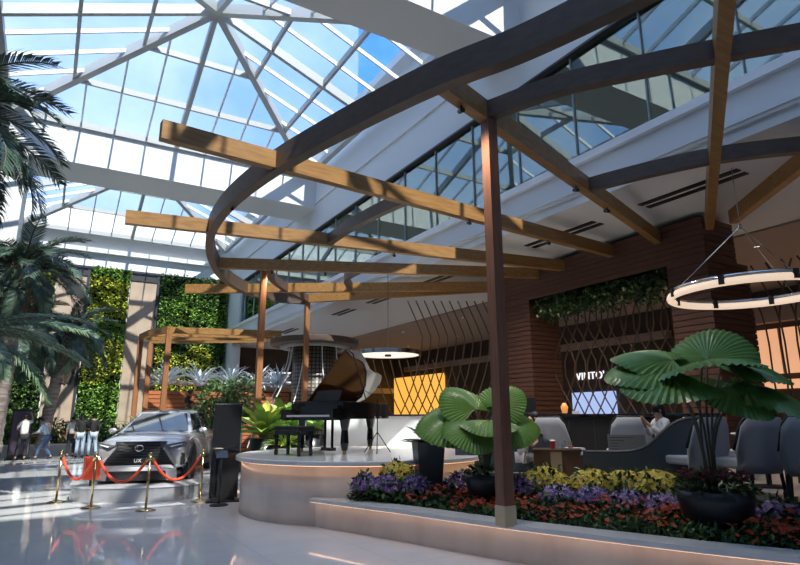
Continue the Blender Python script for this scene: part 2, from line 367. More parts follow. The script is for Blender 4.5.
# ------------------------------------------------------------------ pyramid skylights
def skylight(n, x0, x1, y0, y1, zb, za, label):
    t = bpy.data.objects.new('window_%d' % n, None); COL.objects.link(t); t['kind'] = 'structure'; t['label'] = label
    cx, cy = (x0 + x1) / 2, (y0 + y1) / 2; A = Vector((cx, cy, za))
    C = [Vector((x0, y0, zb)), Vector((x1, y0, zb)), Vector((x1, y1, zb)), Vector((x0, y1, zb))]
    hips = MB(); raf = MB(); pur = MB(); pane = MB()
    for c in C: hips.bar(c, A, 0.22, 0.34)
    for i in range(4):
        a, b = C[i], C[(i + 1) % 4]; mid = (a + b) / 2
        hips.bar(mid, A, 0.15, 0.30)
        pur.bar(a, b, 0.22, 0.24)
        for f in (1 / 3, 2 / 3): pur.bar(a.lerp(A, f), b.lerp(A, f), 0.10, 0.20)
        N = 10; up = Vector((0, 0, 1))
        for k in range(1, N):
            if k == N // 2: continue
            s = k / N; p = a.lerp(b, s); f = 2 * min(s, 1 - s)      # the rafter runs square to the base edge up to the hip
            q = p + (A - mid) * f
            raf.bar(p + up * 0.06, q + up * 0.06, 0.06, 0.13)
        o = up * 0.17
        pane.add([a + o, b + o, A + o], [(0, 1, 2)])
    hips.build('hip_beam', STEEL, t); raf.build('rafter', RAFTER, t); pur.build('purlin', STEEL, t); pane.build('pane', SKYGLASS, t, fix=False)
    hips = None
    return t
skylight(2, -2.2, 8.6, 10.5, 22.0, RZ, 13.95, 'pyramid glass skylight overhead with white steel hips')
skylight(3, -2.2, 8.6, 24.0, 35.5, RZ, 13.95, 'farther pyramid glass skylight before the end wall')
skylight(4, -2.2, 8.6, -2.4, 9.14, RZ, 13.95, 'nearest pyramid glass skylight behind the cross beam')
# glass tower seen outside through the skylight
tw = MB(); tw.box(-14, 14, -10, 10, 0, 110)
TW = mat('blue_tower_glass', (0.05, 0.20, 0.52), 0.2, col2=(0.07, 0.26, 0.60), scale=0.2)
t = tag(tw.build('office_tower', TW, loc=(50.0, 69.0, 0)), 'deep blue glass tower outside, seen through the skylight', 'tower')
t.rotation_euler = (0, 0, math.radians(-26))

# slot vents in the soffit
VENT = [(10.25, 5.1, 2.05, 'nearest the ring lamp'), (10.25, 8.35, 2.2, 'second from the ring lamp'), (10.25, 13.6, 1.8, 'behind the main timber post'),
        (10.25, 17.6, 1.7, 'above the hanging disk lamp'), (10.2, 20.75, 1.6, 'third from the planted wall'), (10.1, 26.8, 1.9, 'second from the planted wall'), (9.9, 31.0, 2.2, 'nearest the planted wall')]
for x, y, L, s in VENT:
    v = thing('slot_vent', 'black double slot vent in the white soffit, ' + s, 'vent', (x, y, 5.87), 0, 'slot vents in the soffit')
    for dx in (-0.13, 0.13): MB().box(dx - 0.07, dx + 0.07, 0, L, -0.02, 0.01).build('slot', BLACKM, v)
# ------------------------------------------------------------------ marble stage, planter curb, soil, lounge floor
SX, SY, SR, SZ = 5.3, 10.2, 2.35, 0.95
st = thing('round_stage', 'round beige marble stage carrying the black grand piano', 'stage', (SX, SY, 0))
MB().lathe([(SR - 0.10, 0), (SR - 0.10, SZ - 0.075)], n=96).build('drum', MARBLE, st, smooth=False)
o = MB().lathe([(SR, SZ - 0.075), (SR, SZ - 0.015), (SR - 0.015, SZ)], n=96).build('coping', MARBLETOP, st)
MB().lathe([(SR - 0.04, SZ - 0.080), (SR - 0.02, SZ - 0.080), (SR - 0.02, SZ - 0.0755), (SR - 0.04, SZ - 0.0755)], n=96, closed=True).build('light_strip', LEDW, st)
for c in st.children:
    if c.name.startswith('drum'): c.data.polygons.foreach_set('use_smooth', [len(p.vertices) == 4 for p in c.data.polygons])
CURB = [(3.57, 8.62), (3.9, 7.65), (4.15, 6.9), (4.35, 6.2), (4.55, 5.55), (4.84, 4.75), (5.1, 4.05), (5.38, 3.38), (5.7, 2.75), (6.1, 2.1), (6.6, 1.4), (7.3, 0.6), (8.2, -0.3)]
CP = [Vector((p.x, p.y)) for p in catmull([(x, y, 0) for x, y in CURB], 6)]
def offs(pl, d):
    out = []
    for i, p in enumerate(pl):
        t = (pl[min(i + 1, len(pl) - 1)] - pl[max(i - 1, 0)]).normalized(); out.append(p + Vector((-t.y, t.x)) * d)
    return out                        # positive d lies towards the lounge (left of the walking direction)
def strip(mb, A, B, z0, z1):
    n = len(A); vs = []
    for a, b in zip(A, B): vs += [(a.x, a.y, z0), (b.x, b.y, z0), (b.x, b.y, z1), (a.x, a.y, z1)]
    fs = [(0, 1, 2, 3), (4 * n - 1, 4 * n - 2, 4 * n - 3, 4 * n - 4)]
    for i in range(n - 1):
        for k in range(4): fs.append((4 * i + k, 4 * i + 4 + k, 4 * i + 4 + (k + 1) % 4, 4 * i + (k + 1) % 4))
    mb.add(vs, fs); return mb
cb = thing('planter_curb', 'low curved marble planter wall with a warm light strip under its lip', 'planter wall', (4.5, 5.7, 0))
def incurb(mb, name, m):
    mb.v = [(x - 4.5, y - 5.7, z) for x, y, z in mb.v]; return mb.build(name, m, cb)
incurb(strip(MB(), offs(CP, 0.11), offs(CP, 0.33), 0, 0.345), 'wall_body', MARBLE)
incurb(strip(MB(), CP, offs(CP, 0.36), 0.362, 0.415), 'coping', MARBLETOP)
incurb(strip(MB(), offs(CP, 0.020), offs(CP, 0.040), 0.3565, 0.3617), 'light_strip', LEDW)
incurb(strip(MB(), offs(CP, 0.11), offs(CP, 0.33), 0.345, 0.362), 'bed_joint', MARBLE)
BW = 2.35
def bed(t, s):                        # t 0..1 along the curb, s 0..1 across the bed -> point on the soil
    i = t * (len(CP) - 1); k = min(int(i), len(CP) - 2); f = i - k
    a = CP[k].lerp(CP[k + 1], f); tt = (CP[k + 1] - CP[k]).normalized(); n = Vector((-tt.y, tt.x))
    p = a + n * (0.36 + s * (BW - 0.36)); return Vector((p.x, p.y, 0.37 + 0.12 * s))
def near_t(x, y):                     # soil height under a plan point
    best = min(((Vector((x, y)) - (CP[i] + (CP[min(i + 1, len(CP) - 1)] - CP[max(i - 1, 0)]).normalized().orthogonal() * 0)).length, i) for i in range(len(CP)))
    d = best[0]; return 0.37 + 0.12 * max(0, min(1, (d - 0.36) / (BW - 0.36)))
sb = MB(); N1, N2 = 48, 6
vs = [tuple(bed(i / N1, j / N2)) for i in range(N1 + 1) for j in range(N2 + 1)]
sb.add(vs, [(i * (N2 + 1) + j, (i + 1) * (N2 + 1) + j, (i + 1) * (N2 + 1) + j + 1, i * (N2 + 1) + j + 1) for i in range(N1) for j in range(N2)])
so_ = sb.build('ground_soil', SOIL, fix=False); struct(so_, 'dark soil of the flower bed')
inner = offs(CP, BW)
poly = [(p.x, p.y) for p in inner] + [(10.5, -2.5), (21, -2.5), (21, 16.5), (8.2, 16.5), (7.4, 11.6)]
struct(MB().prism(poly, 0.0, 0.6).build('floor_lounge', mat('beige_lounge_floor', (0.52, 0.47, 0.42), 0.3, col2=(0.58, 0.53, 0.47), scale=2)), 'raised beige lounge floor')

# ------------------------------------------------------------------ great timber pergola
pg = thing('pergola', 'large timber pergola of fanned beams crossed by curved arch beams', 'pergola', (0, 0, 0))
BZ, BT, BTH = 5.40, 5.68, 0.15
outer = catmull([(5.0, 0.6, 0), (4.62, 1.9, 0), (4.31, 3.04, 0), (3.99, 4.09, 0), (3.53, 5.15, 0), (3.03, 6.9, 0), (2.64, 8.75, 0), (2.50, 10.8, 0), (2.76, 12.95, 0), (3.6, 15.5, 0), (4.7, 17.3, 0), (6.0, 18.35, 0), (7.22, 18.3, 0)], 7)
MB().ribbon(outer, 0.17, BZ - 0.03, BT + 0.05).build('arch_beam', TIMBERDK, pg)
def arc(pts): return MB().ribbon(catmull([(x, y, 0) for x, y in pts], 6), 0.14, BZ + 0.02, BT - 0.02).build('arch_beam', TIMBERDK, pg)
arc([(4.60, 5.33), (4.95, 4.43), (5.46, 3.70), (5.96, 3.05), (6.45, 2.46), (7.1, 1.7), (7.8, 0.9)])
arc([(7.75, 6.42), (7.88, 6.0), (8.15, 5.3), (8.55, 4.55), (9.25, 3.78), (10.1, 3.1), (11.0, 2.6)])
arc([(5.12, 11.6), (5.08, 10.6), (5.14, 9.5), (5.28, 8.45)])
arc([(4.66, 14.5), (5.1, 15.6), (5.85, 16.7), (7.2, 18.1)])
arc([(6.9, 13.5), (7.0, 14.6), (7.5, 15.5), (8.1, 16.35)])
BEAMS = [((0.95, 8.08), (11.52, 9.05)), ((0.95, 12.28), (11.52, 10.64)), ((3.42, 14.97), (11.52, 11.6)), ((3.35, 18.6), (11.52, 13.5)), ((7.2, 18.15), (11.52, 13.75)),
         ((3.5, 5.03), (11.55, 7.78)), ((4.55, 2.10), (11.55, 6.57)), ((8.2, 1.9), (11.6, 6.1))]
for a, b in BEAMS:
    MB().bar((*a, (BZ + BT) / 2), (*b, (BZ + BT) / 2), BTH, BT - BZ).build('beam', TIMBER, pg)
for (x, y), zb in (((4.60, 5.36), 0.40), ((4.60, 14.72), 0.0), ((7.25, 18.2), 0.0)):
    p = MB().box(x - 0.075, x + 0.075, y - 0.075, y + 0.075, zb + (0.22 if zb else 0), BZ + 0.01).build('post', POSTWOOD if not zb else MAINPOST, pg)
    MB().box(x - 0.085, x + 0.085, y - 0.085, y + 0.085, zb, zb + 0.22).build('shoe', mat('pale_post_shoe', (0.62, 0.50, 0.32), 0.4) if zb else BLACKM, p)
for i, ((x, y, z), (dx, dy)) in enumerate(zip([(2.53, 10.15, 5.36), (4.05, 5.22, 5.36), (7.3, 6.33, 5.36), (6.79, 8.62, 5.36), (9.15, 8.83, 5.36), (6.69, 11.39, 5.36), (6.02, 13.89, 5.36), (4.73, 14.43, 5.36), (8.6, 6.77, 5.36), (9.6, 10.94, 5.36)], [(0, 0)] * 10)):
    MB().tube([(x, y, z + 0.06), (x, y, z - 0.02)], 0.012, 6).tube([(x - 0.02, y - 0.05, z - 0.05), (x + 0.02, y + 0.07, z + 0.0)], 0.032, 10).build('spotlight', BLACKM, pg)
    la_ = bpy.data.lights.new('pergola_spot', 'SPOT'); la_.energy = 150; la_.spot_size = math.radians(125); la_.spot_blend = 1.0; la_.shadow_soft_size = 0.12; la_.color = (1.0, 0.86, 0.70)
    lo_ = bpy.data.objects.new('pergola_spot', la_); COL.objects.link(lo_); lo_.location = (x + 0.03, y + 0.10, z - 0.06); lo_.rotation_euler = (0.12, -0.25, 0)

# ------------------------------------------------------------------ timber bar portal
po = thing('bar_portal', 'red-brown slatted timber portal with two thick pillars and a lintel', 'portal', (11.5, 9.9, 0.6))
def slats(x0, x1, y0, y1, z0, z1, pitch=0.13):
    m = MB(); m.box(x0 + 0.02, x1 - 0.02, y0 + 0.02, y1 - 0.02, z0, z1, 1)
    z = z0
    while z < z1 - 0.02: m.box(x0, x1, y0, y1, z, min(z + pitch - 0.022, z1)); z += pitch
    m.v = [(a - 11.5, b - 9.9, c - 0.6) for a, b, c in m.v]; return m
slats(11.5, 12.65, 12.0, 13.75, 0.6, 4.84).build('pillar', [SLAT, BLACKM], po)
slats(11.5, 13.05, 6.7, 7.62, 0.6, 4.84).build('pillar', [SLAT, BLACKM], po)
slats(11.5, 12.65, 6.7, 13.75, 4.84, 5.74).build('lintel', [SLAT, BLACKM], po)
vn = MB()
for i in range(4200):
    y = rnd(7.65, 11.98); z = 4.84 - abs(random.gauss(0, 0.24)) - 0.01; x = rnd(11.62, 12.3)
    if z < 4.15: continue
    vn.leaf((x, y, z), rdir() + Vector((-0.4, 0, -0.3)), rdir(), rnd(0.10, 0.18), rnd(0.06, 0.11), random.choice((0, 0, 0, 1)))
vt = thing('hanging_vine', 'dark leafy vine hanging under the timber portal lintel', 'vine', (0, 0, 0))
vn.build('foliage', [G_DARK, G_MID], vt, fix=False)
vf = MB()
for i in range(16):
    c = Vector((11.58, rnd(7.7, 11.9), rnd(4.25, 4.62)))
    for k in range(6): vf.leaf(c, rdir() + Vector((-0.6, 0, 0)), rdir(), 0.06, 0.05)
vf.build('blossoms', mat('cream_petals', (0.75, 0.68, 0.45), 0.6), vt, fix=False)

# ------------------------------------------------------------------ lattice screens of curved rods
def lattice(label, fn, n, cross, rmin=0.02):
    t = thing('rod_screen', label, 'screen', fn(0, 0, 0))
    base = Vector(fn(0, 0, 0))
    for i in range(n):
        for s in ((1, -1) if cross else (1,)):
            pts = [Vector(fn((i + 0.5) / n, z / 12, s)) - base for z in range(13)]
            MB().tube(pts, rmin, 6).build('rod', ROD, t, smooth=True)
    return t
# behind the piano: open curved rods that flare at the top
def fa(u, v, s):
    a = Vector((8.75, 15.25)); b = Vector((11.3, 13.95)); p = a.lerp(b, u); nn = Vector((-0.45, -0.89))
    d_ = 1.25 * math.sin(min(v, 0.8) / 0.8 * PI / 2) - 1.9 * max(0, v - 0.76) - 0.35 if s > 0 else 0.7 - 1.3 * v - 0.2 * math.sin(v * PI)
    p2 = p + (b - a).normalized() * d_ + nn * 0.12 * s
    return (p2.x, p2.y, 0.6 + v * (4.5 if s > 0 else 2.7))
lattice('curved bronze rod screen rising behind the piano and white wall', fa, 11, True)
def fb(u, v, s):
    y = 11.9 - u * 4.2; return (12.45 + 0.05 * s, y + 0.34 * math.sin(v * 2.6 * PI + u * 2) * s, 0.6 + v * 4.2)
lattice('crossing rod screen inside the timber portal under the vine', fb, 11, True)
def fc(u, v, s):
    y = 6.5 - u * 4.4; return (13.0 + 0.05 * s, y - (0.9 * v + 0.16 * math.sin(v * 2 * PI)) * s + 0.35 * s, 0.6 + v * 4.2)
lattice('crossing dark rod screen right of the portal before the peach shop panel', fc, 14, True)
# far shop things
ap = MB().box(20.86, 21.0, 29.6, 35.6, 1.55, 4.25).build('backlit_sign', AMBER); tag(ap, 'blank backlit amber sign wall glowing behind the piano', 'sign')
LX = 20.95
sg = thing('shop_sign', 'dark shop fascia with white capital letters behind the portal screen', 'sign', (LX, 18.2, 3.35))
MB().box(-0.06, 0.03, -2.6, 2.6, -0.45, 0.45).build('fascia_board', DARKWALL, sg)
lt = bpy.data.objects.new('lettering', text_mesh("'VINTO'", 0.46)); lt.data.materials.append(SIGNW); COL.objects.link(lt); lt.parent = sg
lt.location = (-0.10, 0.0, 0.0); lt.rotation_euler = (PI / 2, 0, -PI / 2)
tag(MB().box(20.86, 20.97, 16.9, 19.3, 1.5, 2.65).build('wall_screen', SCREEN), 'pale blue lit screen under the white lettered sign', 'screen')
sp = thing('shop_sign', 'wide peach lit shop sign seen through the rods at far right', 'panel', (20.98, 9.0, 3.7))
MB().box(-0.08, 0, -3.2, 2.0, -0.75, 0.75).build('panel_face', SHOP, sp)
for k in range(5): MB().box(-0.1, -0.08, -3.1 + k * 1.02, -3.02 + k * 1.02, -0.75, 0.75).build('upright_bar', TAUPE, sp)
MB().box(-0.11, -0.08, -3.2, 2.0, -1.25, -0.95).build('lower_strip', SHOP, sp)
struct(MB().box(20.6, 20.99, 2, 12.5, 4.65, 5.25).box(20.7, 20.99, 14, 34, 4.6, 4.9).build('trim_5', TAUPE), 'pale band above the shopfronts')
# F I Z Z lettering on the arcade end wall
fz = bpy.data.objects.new('sign_lettering', text_mesh('FIZ', 1.0)); fz.data.materials.append(SIGNW); COL.objects.link(fz)
fz.location = (12.6, 35.84, 4.05); fz.rotation_euler = (PI / 2, 0, 0); tag(fz, 'white sign letters on the dark arcade end wall left of the tiled column', 'sign')
# tiled column with round cap
def tilemat():
    m, nt, b = _nodes('mosaic_tiles'); tc = nt.nodes.new('ShaderNodeTexCoord'); br = nt.nodes.new('ShaderNodeTexBrick'); br.offset = 0
    br.inputs['Scale'].default_value = 1; br.inputs['Brick Width'].default_value = 0.13; br.inputs['Row Height'].default_value = 0.13; br.inputs['Mortar Size'].default_value = 0.022
    br.inputs['Color1'].default_value = (0.30, 0.25, 0.19, 1); br.inputs['Color2'].default_value = (0.22, 0.20, 0.17, 1); br.inputs['Mortar'].default_value = (0.04, 0.035, 0.03, 1)
    sx = nt.nodes.new('ShaderNodeSeparateXYZ'); at = nt.nodes.new('ShaderNodeMath'); at.operation = 'ARCTAN2'; mu = nt.nodes.new('ShaderNodeMath'); mu.operation = 'MULTIPLY'; mu.inputs[1].default_value = 0.75
    cx = nt.nodes.new('ShaderNodeCombineXYZ')
    nt.links.new(tc.outputs['Object'], sx.inputs[0]); nt.links.new(sx.outputs['Y'], at.inputs[0]); nt.links.new(sx.outputs['X'], at.inputs[1]); nt.links.new(at.outputs[0], mu.inputs[0])
    nt.links.new(mu.outputs[0], cx.inputs['X']); nt.links.new(sx.outputs['Z'], cx.inputs['Y']); nt.links.new(cx.outputs[0], br.inputs['Vector']); nt.links.new(br.outputs['Color'], b.inputs['Base Color'])
    b.inputs['Roughness'].default_value = 0.35; return m
cl = thing('tiled_column', 'round mosaic tiled column with a flat dark round cap', 'column', (8.15, 19.6, 0))
MB().lathe([(0.78, 0), (0.78, 4.1)], n=40).build('shaft', tilemat(), cl, smooth=True)
MB().lathe([(1.55, 4.1), (1.6, 4.14), (1.6, 4.32), (1.5, 4.36)], n=48).build('cap', TIMBERDK, cl)
MB().lathe([(1.0, 4.02), (1.25, 4.02), (1.25, 4.1), (1.0, 4.1)], n=48, closed=True).build('cap_ring', STEEL, cl)
for a in (2.4, 2.8, 3.3, 3.9, 4.6, 5.3):
    pts = [(math.cos(a) * r, math.sin(a) * r, z) for r, z in ((0.9, 4.05), (1.0, 3.4), (1.35, 2.5), (1.9, 1.5), (2.2, 0.6))]
    MB().tube(catmull(pts, 4), 0.018, 5).build('stay_wire', RAFTER, cl)
# smaller pergola before the planted wall
p2 = thing('small_pergola', 'smaller orange timber pergola before the planted wall', 'pergola', (3.2, 20.0, 0))
def P2(x, y): return (x - 3.2, y - 20.0)
Z2 = 4.5
ptsA = [P2(2.62, 22.2), P2(2.75, 20.9), P2(3.15, 19.75)]
MB().ribbon([(*p, 0) for p in ptsA], 0.14, Z2 - 0.2, Z2).build('arch_beam', TIMBER, p2)
for (x, y) in ((3.15, 19.75), (2.62, 22.2), (3.05, 22.9)):
    a, b = P2(x, y); MB().box(a - 0.08, a + 0.08, b - 0.08, b + 0.08, 0, Z2 - 0.2).build('post', POSTWOOD, p2)
for s_, e_ in (((3.15, 19.75), (6.62, 18.9)), ((2.75, 20.9), (6.5, 19.42)), ((2.62, 22.2), (6.52, 20.0)), ((3.05, 22.9), (6.75, 20.6))):
    a, b = P2(*s_), P2(*e_); MB().bar((*a, Z2 - 0.12), (*b, Z2 - 0.12), 0.12, 0.2).build('beam', TIMBER, p2)
# ------------------------------------------------------------------ lamps
rl = thing('ring_lamp', 'large ring lamp with chrome top and warm diffuser hung by wires at right', 'hanging lamp', (8.86, 4.57, 3.38))
R_ = 1.09
def torus(R, prof, n=72):
    m = MB(); m.lathe([(R + a, b) for a, b in prof], n=n, closed=True); return m
circ = [(0.048 * math.cos(a), 0.052 * math.sin(a)) for a in [2 * PI * k / 10 for k in range(10)]]
torus(R_, circ).build('diffuser', RINGE, rl, smooth=True)
torus(R_, [(-0.04, 0.046), (0.042, 0.046), (0.05, 0.075), (0.03, 0.10), (-0.03, 0.10), (-0.05, 0.075)]).build('chrome_channel', CHROME, rl, smooth=True)
for k in range(8):
    a = 2 * PI * k / 8 + 0.2
    MB().obox((R_ * math.cos(a), R_ * math.sin(a), 0.03), (0.115, 0.075, 0.13), rot2(a)).build('clip', BLACKM, rl)
for k in range(3):
    a = 2 * PI * k / 3 + 2.0
    MB().tube([(R_ * math.cos(a), R_ * math.sin(a), 0.09), (0, 0, 1.05)], 0.006, 5).build('wire', CHROME, rl)
MB().tube([(0, 0, 1.05), (0, 0, 2.02)], 0.006, 5).lathe([(0.03, 1.02), (0.03, 1.08)], n=12).build('suspension_cable', CHROME, rl)
dl = thing('disk_lamp', 'flat round glowing lamp hanging beyond the piano', 'hanging lamp', (7.95, 13.9, 3.28))
MB().lathe([(0.86, 0), (0.86, 0.035), (0.78, 0.05)], n=56).build('diffuser', DISKE, dl)
MB().lathe([(0.86, -0.02), (0.92, -0.02), (0.92, 0.09), (0.86, 0.09)], n=56, closed=True).build('chrome_rim', CHROME, dl)
MB().lathe([(0.09, -0.05), (0.09, 0.0)], n=20).build('hub', BLACKM, dl)
MB().tube([(0, 0, 0.05), (0, 0, 2.59)], 0.008, 6).build('suspension_rod', BLACKM, dl)

# recessed downlights of the arcade ceiling
for i, (x, y) in enumerate([(x, y) for y in (0.5, 4.0, 7.5, 11.0, 15.0, 20.0, 25.0, 30.0) for x in (15.2, 18.6)]):
    t = thing('downlight', 'recessed round downlight in the taupe arcade ceiling', 'ceiling light', (x, y, 5.82), 0, 'downlights in the arcade ceiling')
    MB().lathe([(0.075, -0.012), (0.10, -0.012), (0.10, 0.0), (0.075, 0.0)], n=24, closed=True).build('trim_ring', BLACKM, t)
    MB().lathe([(0.075, -0.006), (0.075, 0.0)], n=24).build('diffuser', DISKE, t)
    la_ = bpy.data.lights.new('downlight_lamp', 'SPOT'); la_.energy = 130; la_.spot_size = math.radians(110); la_.spot_blend = 1.0; la_.shadow_soft_size = 0.08; la_.color = (1.0, 0.80, 0.62)
    lo_ = bpy.data.objects.new('downlight_lamp', la_); COL.objects.link(lo_); lo_.location = (x, y, 5.79)
# ------------------------------------------------------------------ planted wall panels
def green_panel(x0, x1, label, bands, n):
    t = thing('green_wall_panel', label, 'plant wall', ((x0 + x1) / 2, 35.9, 0.4), 0, 'planted wall panels')
    w = (x1 - x0) / 2; H = 9.45
    MB().box(-w, w, -0.25, 0.05, 0, H).build('planter_backing', mat('dark_planting_felt', (0.012, 0.022, 0.012), 0.9), t)
    m = MB()
    for i in range(n):
        x = rnd(-w, w); z = rnd(0.0, H + 0.08)
        wob = 0.35 * math.sin(x * 2.3 + z * 0.7) + 0.25 * math.sin(z * 2.1 - x)
        k = 1
        for z0, z1, kk in bands:
            if z0 <= z + wob < z1: k = kk
        if random.random() < 0.18: k = random.choice((0, 1, 2))
        d = Vector((rnd(-0.7, 0.7), -1, rnd(-0.9, 0.5)))
        m.leaf((x, -0.26 - rnd(0, 0.16), z), d, rdir(), rnd(0.13, 0.24), rnd(0.10, 0.18), k)
    m.build('foliage', [G_DARK, G_MID, G_LITE, G_YEL], t, fix=False)
green_panel(1.38, 3.34, 'tall narrow planted wall panel with yellow-green patches left of the stone strip', [(-1, 1.6, 2), (1.6, 3.4, 2), (3.4, 4.9, 3), (4.9, 6.6, 2), (6.6, 8.9, 3), (8.9, 9.9, 2)], 5200)
green_panel(5.0, 8.9, 'wide dark planted wall panel by the white corner', [(-1, 1.6, 2), (1.6, 4.9, 3), (4.9, 6.4, 1), (6.4, 8.2, 2), (8.2, 9.9, 1)], 7600)
green_panel(-2.6, -0.32, 'planted wall panel half hidden behind the date palms', [(0, 6, 1), (6, 9, 3)], 3200)

# ------------------------------------------------------------------ palms
def frond_mesh(L, droop, nl, LL, mats, name, seed, w=0.05, el=0.0):
    random.seed(seed); m = MB(); p = Vector((0, 0, 0)); e = el; pts = []; dirs = []
    N = 14
    for i in range(N + 1):
        pts.append(p.copy()); d = Vector((math.cos(e), 0, math.sin(e))); dirs.append(d); p = p + d * (L / N); e -= droop / N
    m.tube(pts, [0.028 * (1 - 0.85 * i / N) + 0.004 for i in range(N + 1)], 5, 1)
    for i in range(nl):
        t = 0.12 + 0.87 * i / (nl - 1); k = min(int(t * N), N - 1); f = t * N - k
        q = pts[k].lerp(pts[k + 1], f); d = dirs[k]; u = Vector((-d.z, 0, d.x))
        l = LL * (math.sin(PI * (0.12 + 0.80 * t)) ** 0.7) * rnd(0.85, 1.1)
        for s in (-1, 1):
            dd = d * 0.75 + Vector((0, s, 0)) * 0.85 + u * rnd(0.05, 0.4)
            b = q + dd.normalized() * l * 0.55; tip = b + (dd.normalized() * 0.8 + Vector((0, 0, -0.75))).normalized() * l * 0.5
            sd = dd.cross(u).normalized().cross(dd).normalized() * w * 0.5
            sd2 = d.normalized() * w * 0.5
            m.add([q - sd2 * 0.6, q + sd2 * 0.6, b + sd2, b - sd2, tip], [(0, 1, 2, 3), (3, 2, 4)], 0)
    return m.mesh(name, mats, fix=False)
def palm(name, label, x, y, zc, L, nf, lean=(0, 0), tr=0.24, mats=None, trunk=True, seed=1, crown_lo=-0.7, fibre=False, z0=0.4, droop=1.7, LL=0.42, w=0.045, nl=46, crown_hi=1.45):
    random.seed(seed)
    t = thing(name, label, 'palm', (x, y, z0), 0, 'date palms at left')
    mats = mats or [G_PALM, STEM]
    C_ = Vector((lean[0], lean[1], zc - z0))
    if trunk:
        pts = [Vector((lean[0] * (k / 22) ** 1.5, lean[1] * (k / 22) ** 1.5, (zc - z0) * k / 22)) for k in range(23)]
        rad = [tr * (1.15 if k < 2 else 1.0) * (1.06 if k % 2 else 0.93) for k in range(23)]
        MB().tube(pts, rad, 14).build('trunk', TRUNK, t, smooth=True)
    if fibre:
        m = MB()
        for k in range(150):
            a = rnd(0, 2 * PI); zz = zc - z0 - rnd(-0.1, 1.5); r = tr * 1.2
            m.strap((C_.x + r * math.cos(a), C_.y + r * math.sin(a), zz), a, rnd(0.2, 1.2), rnd(0.3, 0.6), 0.08, 2.6, 3)
        m.build('fibre_skirt', FIBRE, t, fix=False)
    ms = [frond_mesh(L * f, droop * d, nl, LL, mats, 'frond', seed * 10 + i, w) for i, (f, d) in enumerate(((1.0, 1.0), (0.92, 1.25), (1.05, 0.85)))]
    random.seed(seed + 50)
    for i in range(nf):
        az = i * 2.39996 + rnd(-0.2, 0.2); s = i / (nf - 1); el = crown_lo + (crown_hi - crown_lo) * (1 - s) ** 0.8
        o = bpy.data.objects.new('frond', ms[i % 3]); COL.objects.link(o); o.parent = t
        o.location = C_ + Vector((math.cos(az), math.sin(az), 0)) * tr * 0.5
        o.rotation_euler = Euler((rnd(-0.3, 0.3), -el, az), 'XYZ')
    return t
palm('date_palm', 'nearest date palm whose dark crown hangs in at upper left', -2.25, 11.9, 6.55, 2.35, 64, seed=3, LL=0.55, w=0.04, nl=66, droop=1.9, tr=0.22)
palm('date_palm', 'date palm with ringed grey trunk and dark mid height crown at left edge', -1.22, 19.6, 5.8, 1.95, 44, lean=(0.18, 0), seed=4, tr=0.27, crown_lo=-0.9, fibre=True, LL=0.5, w=0.034, nl=60)
palm('date_palm', 'date palm beside the tan stone strip, farthest right of the palms', 0.05, 29.4, 5.25, 2.3, 36, lean=(0.5, 0), seed=5, tr=0.24, crown_lo=-1.0, fibre=True, LL=0.55, w=0.045, nl=58)
palm('date_palm', 'date palm crown behind the ringed grey trunk, lower at left edge', -1.5, 27.2, 5.0, 2.2, 36, lean=(0.1, 0), seed=8, tr=0.25, crown_lo=-1.0, LL=0.55, w=0.04, nl=58)
palm('date_palm', 'low palm with long fresh green fronds reaching in from the left edge', -1.75, 15.2, 3.35, 2.6, 16, seed=6, crown_hi=0.6, tr=0.2, mats=[G_PALM2, STEM], crown_lo=-0.35, droop=0.9, LL=0.46, w=0.05, nl=64)

# ------------------------------------------------------------------ shrubs and foliage clumps
def cloud(m, c, r, n, L, W, mi=(0,), flat=1.0, shell=0.45):
    for i in range(n):
        d = rdir(); q = rnd(shell, 1.0)
        p = Vector(c) + Vector((d.x * r[0], d.y * r[1], d.z * r[2])) * q
        m.leaf(p, d + rdir() * 0.8 + Vector((0, 0, -0.2)), d + rdir() * 0.4, rnd(0.7, 1.2) * L, rnd(0.7, 1.2) * W, random.choice(mi))
random.seed(21)
def shrub(name, label, x, y, z, blobs, L, W, mats, n, group=None, cat='shrub', stems=3, sz=0.5):
    t = thing(name, label, cat, (x, y, z), 0, group); m = MB()
    for c, r in blobs: cloud(m, c, r, int(n), L, W, tuple(range(len(mats))))
    m.build('foliage', mats, t, fix=False)
    s = MB()
    for k in range(stems):
        a = 2 * PI * k / max(stems, 1); s.tube([(0.05 * math.cos(a), 0.05 * math.sin(a), 0), (0.12 * math.cos(a), 0.12 * math.sin(a), sz)], 0.02, 6)
    if stems: s.build('stem', STEM, t)
    return t
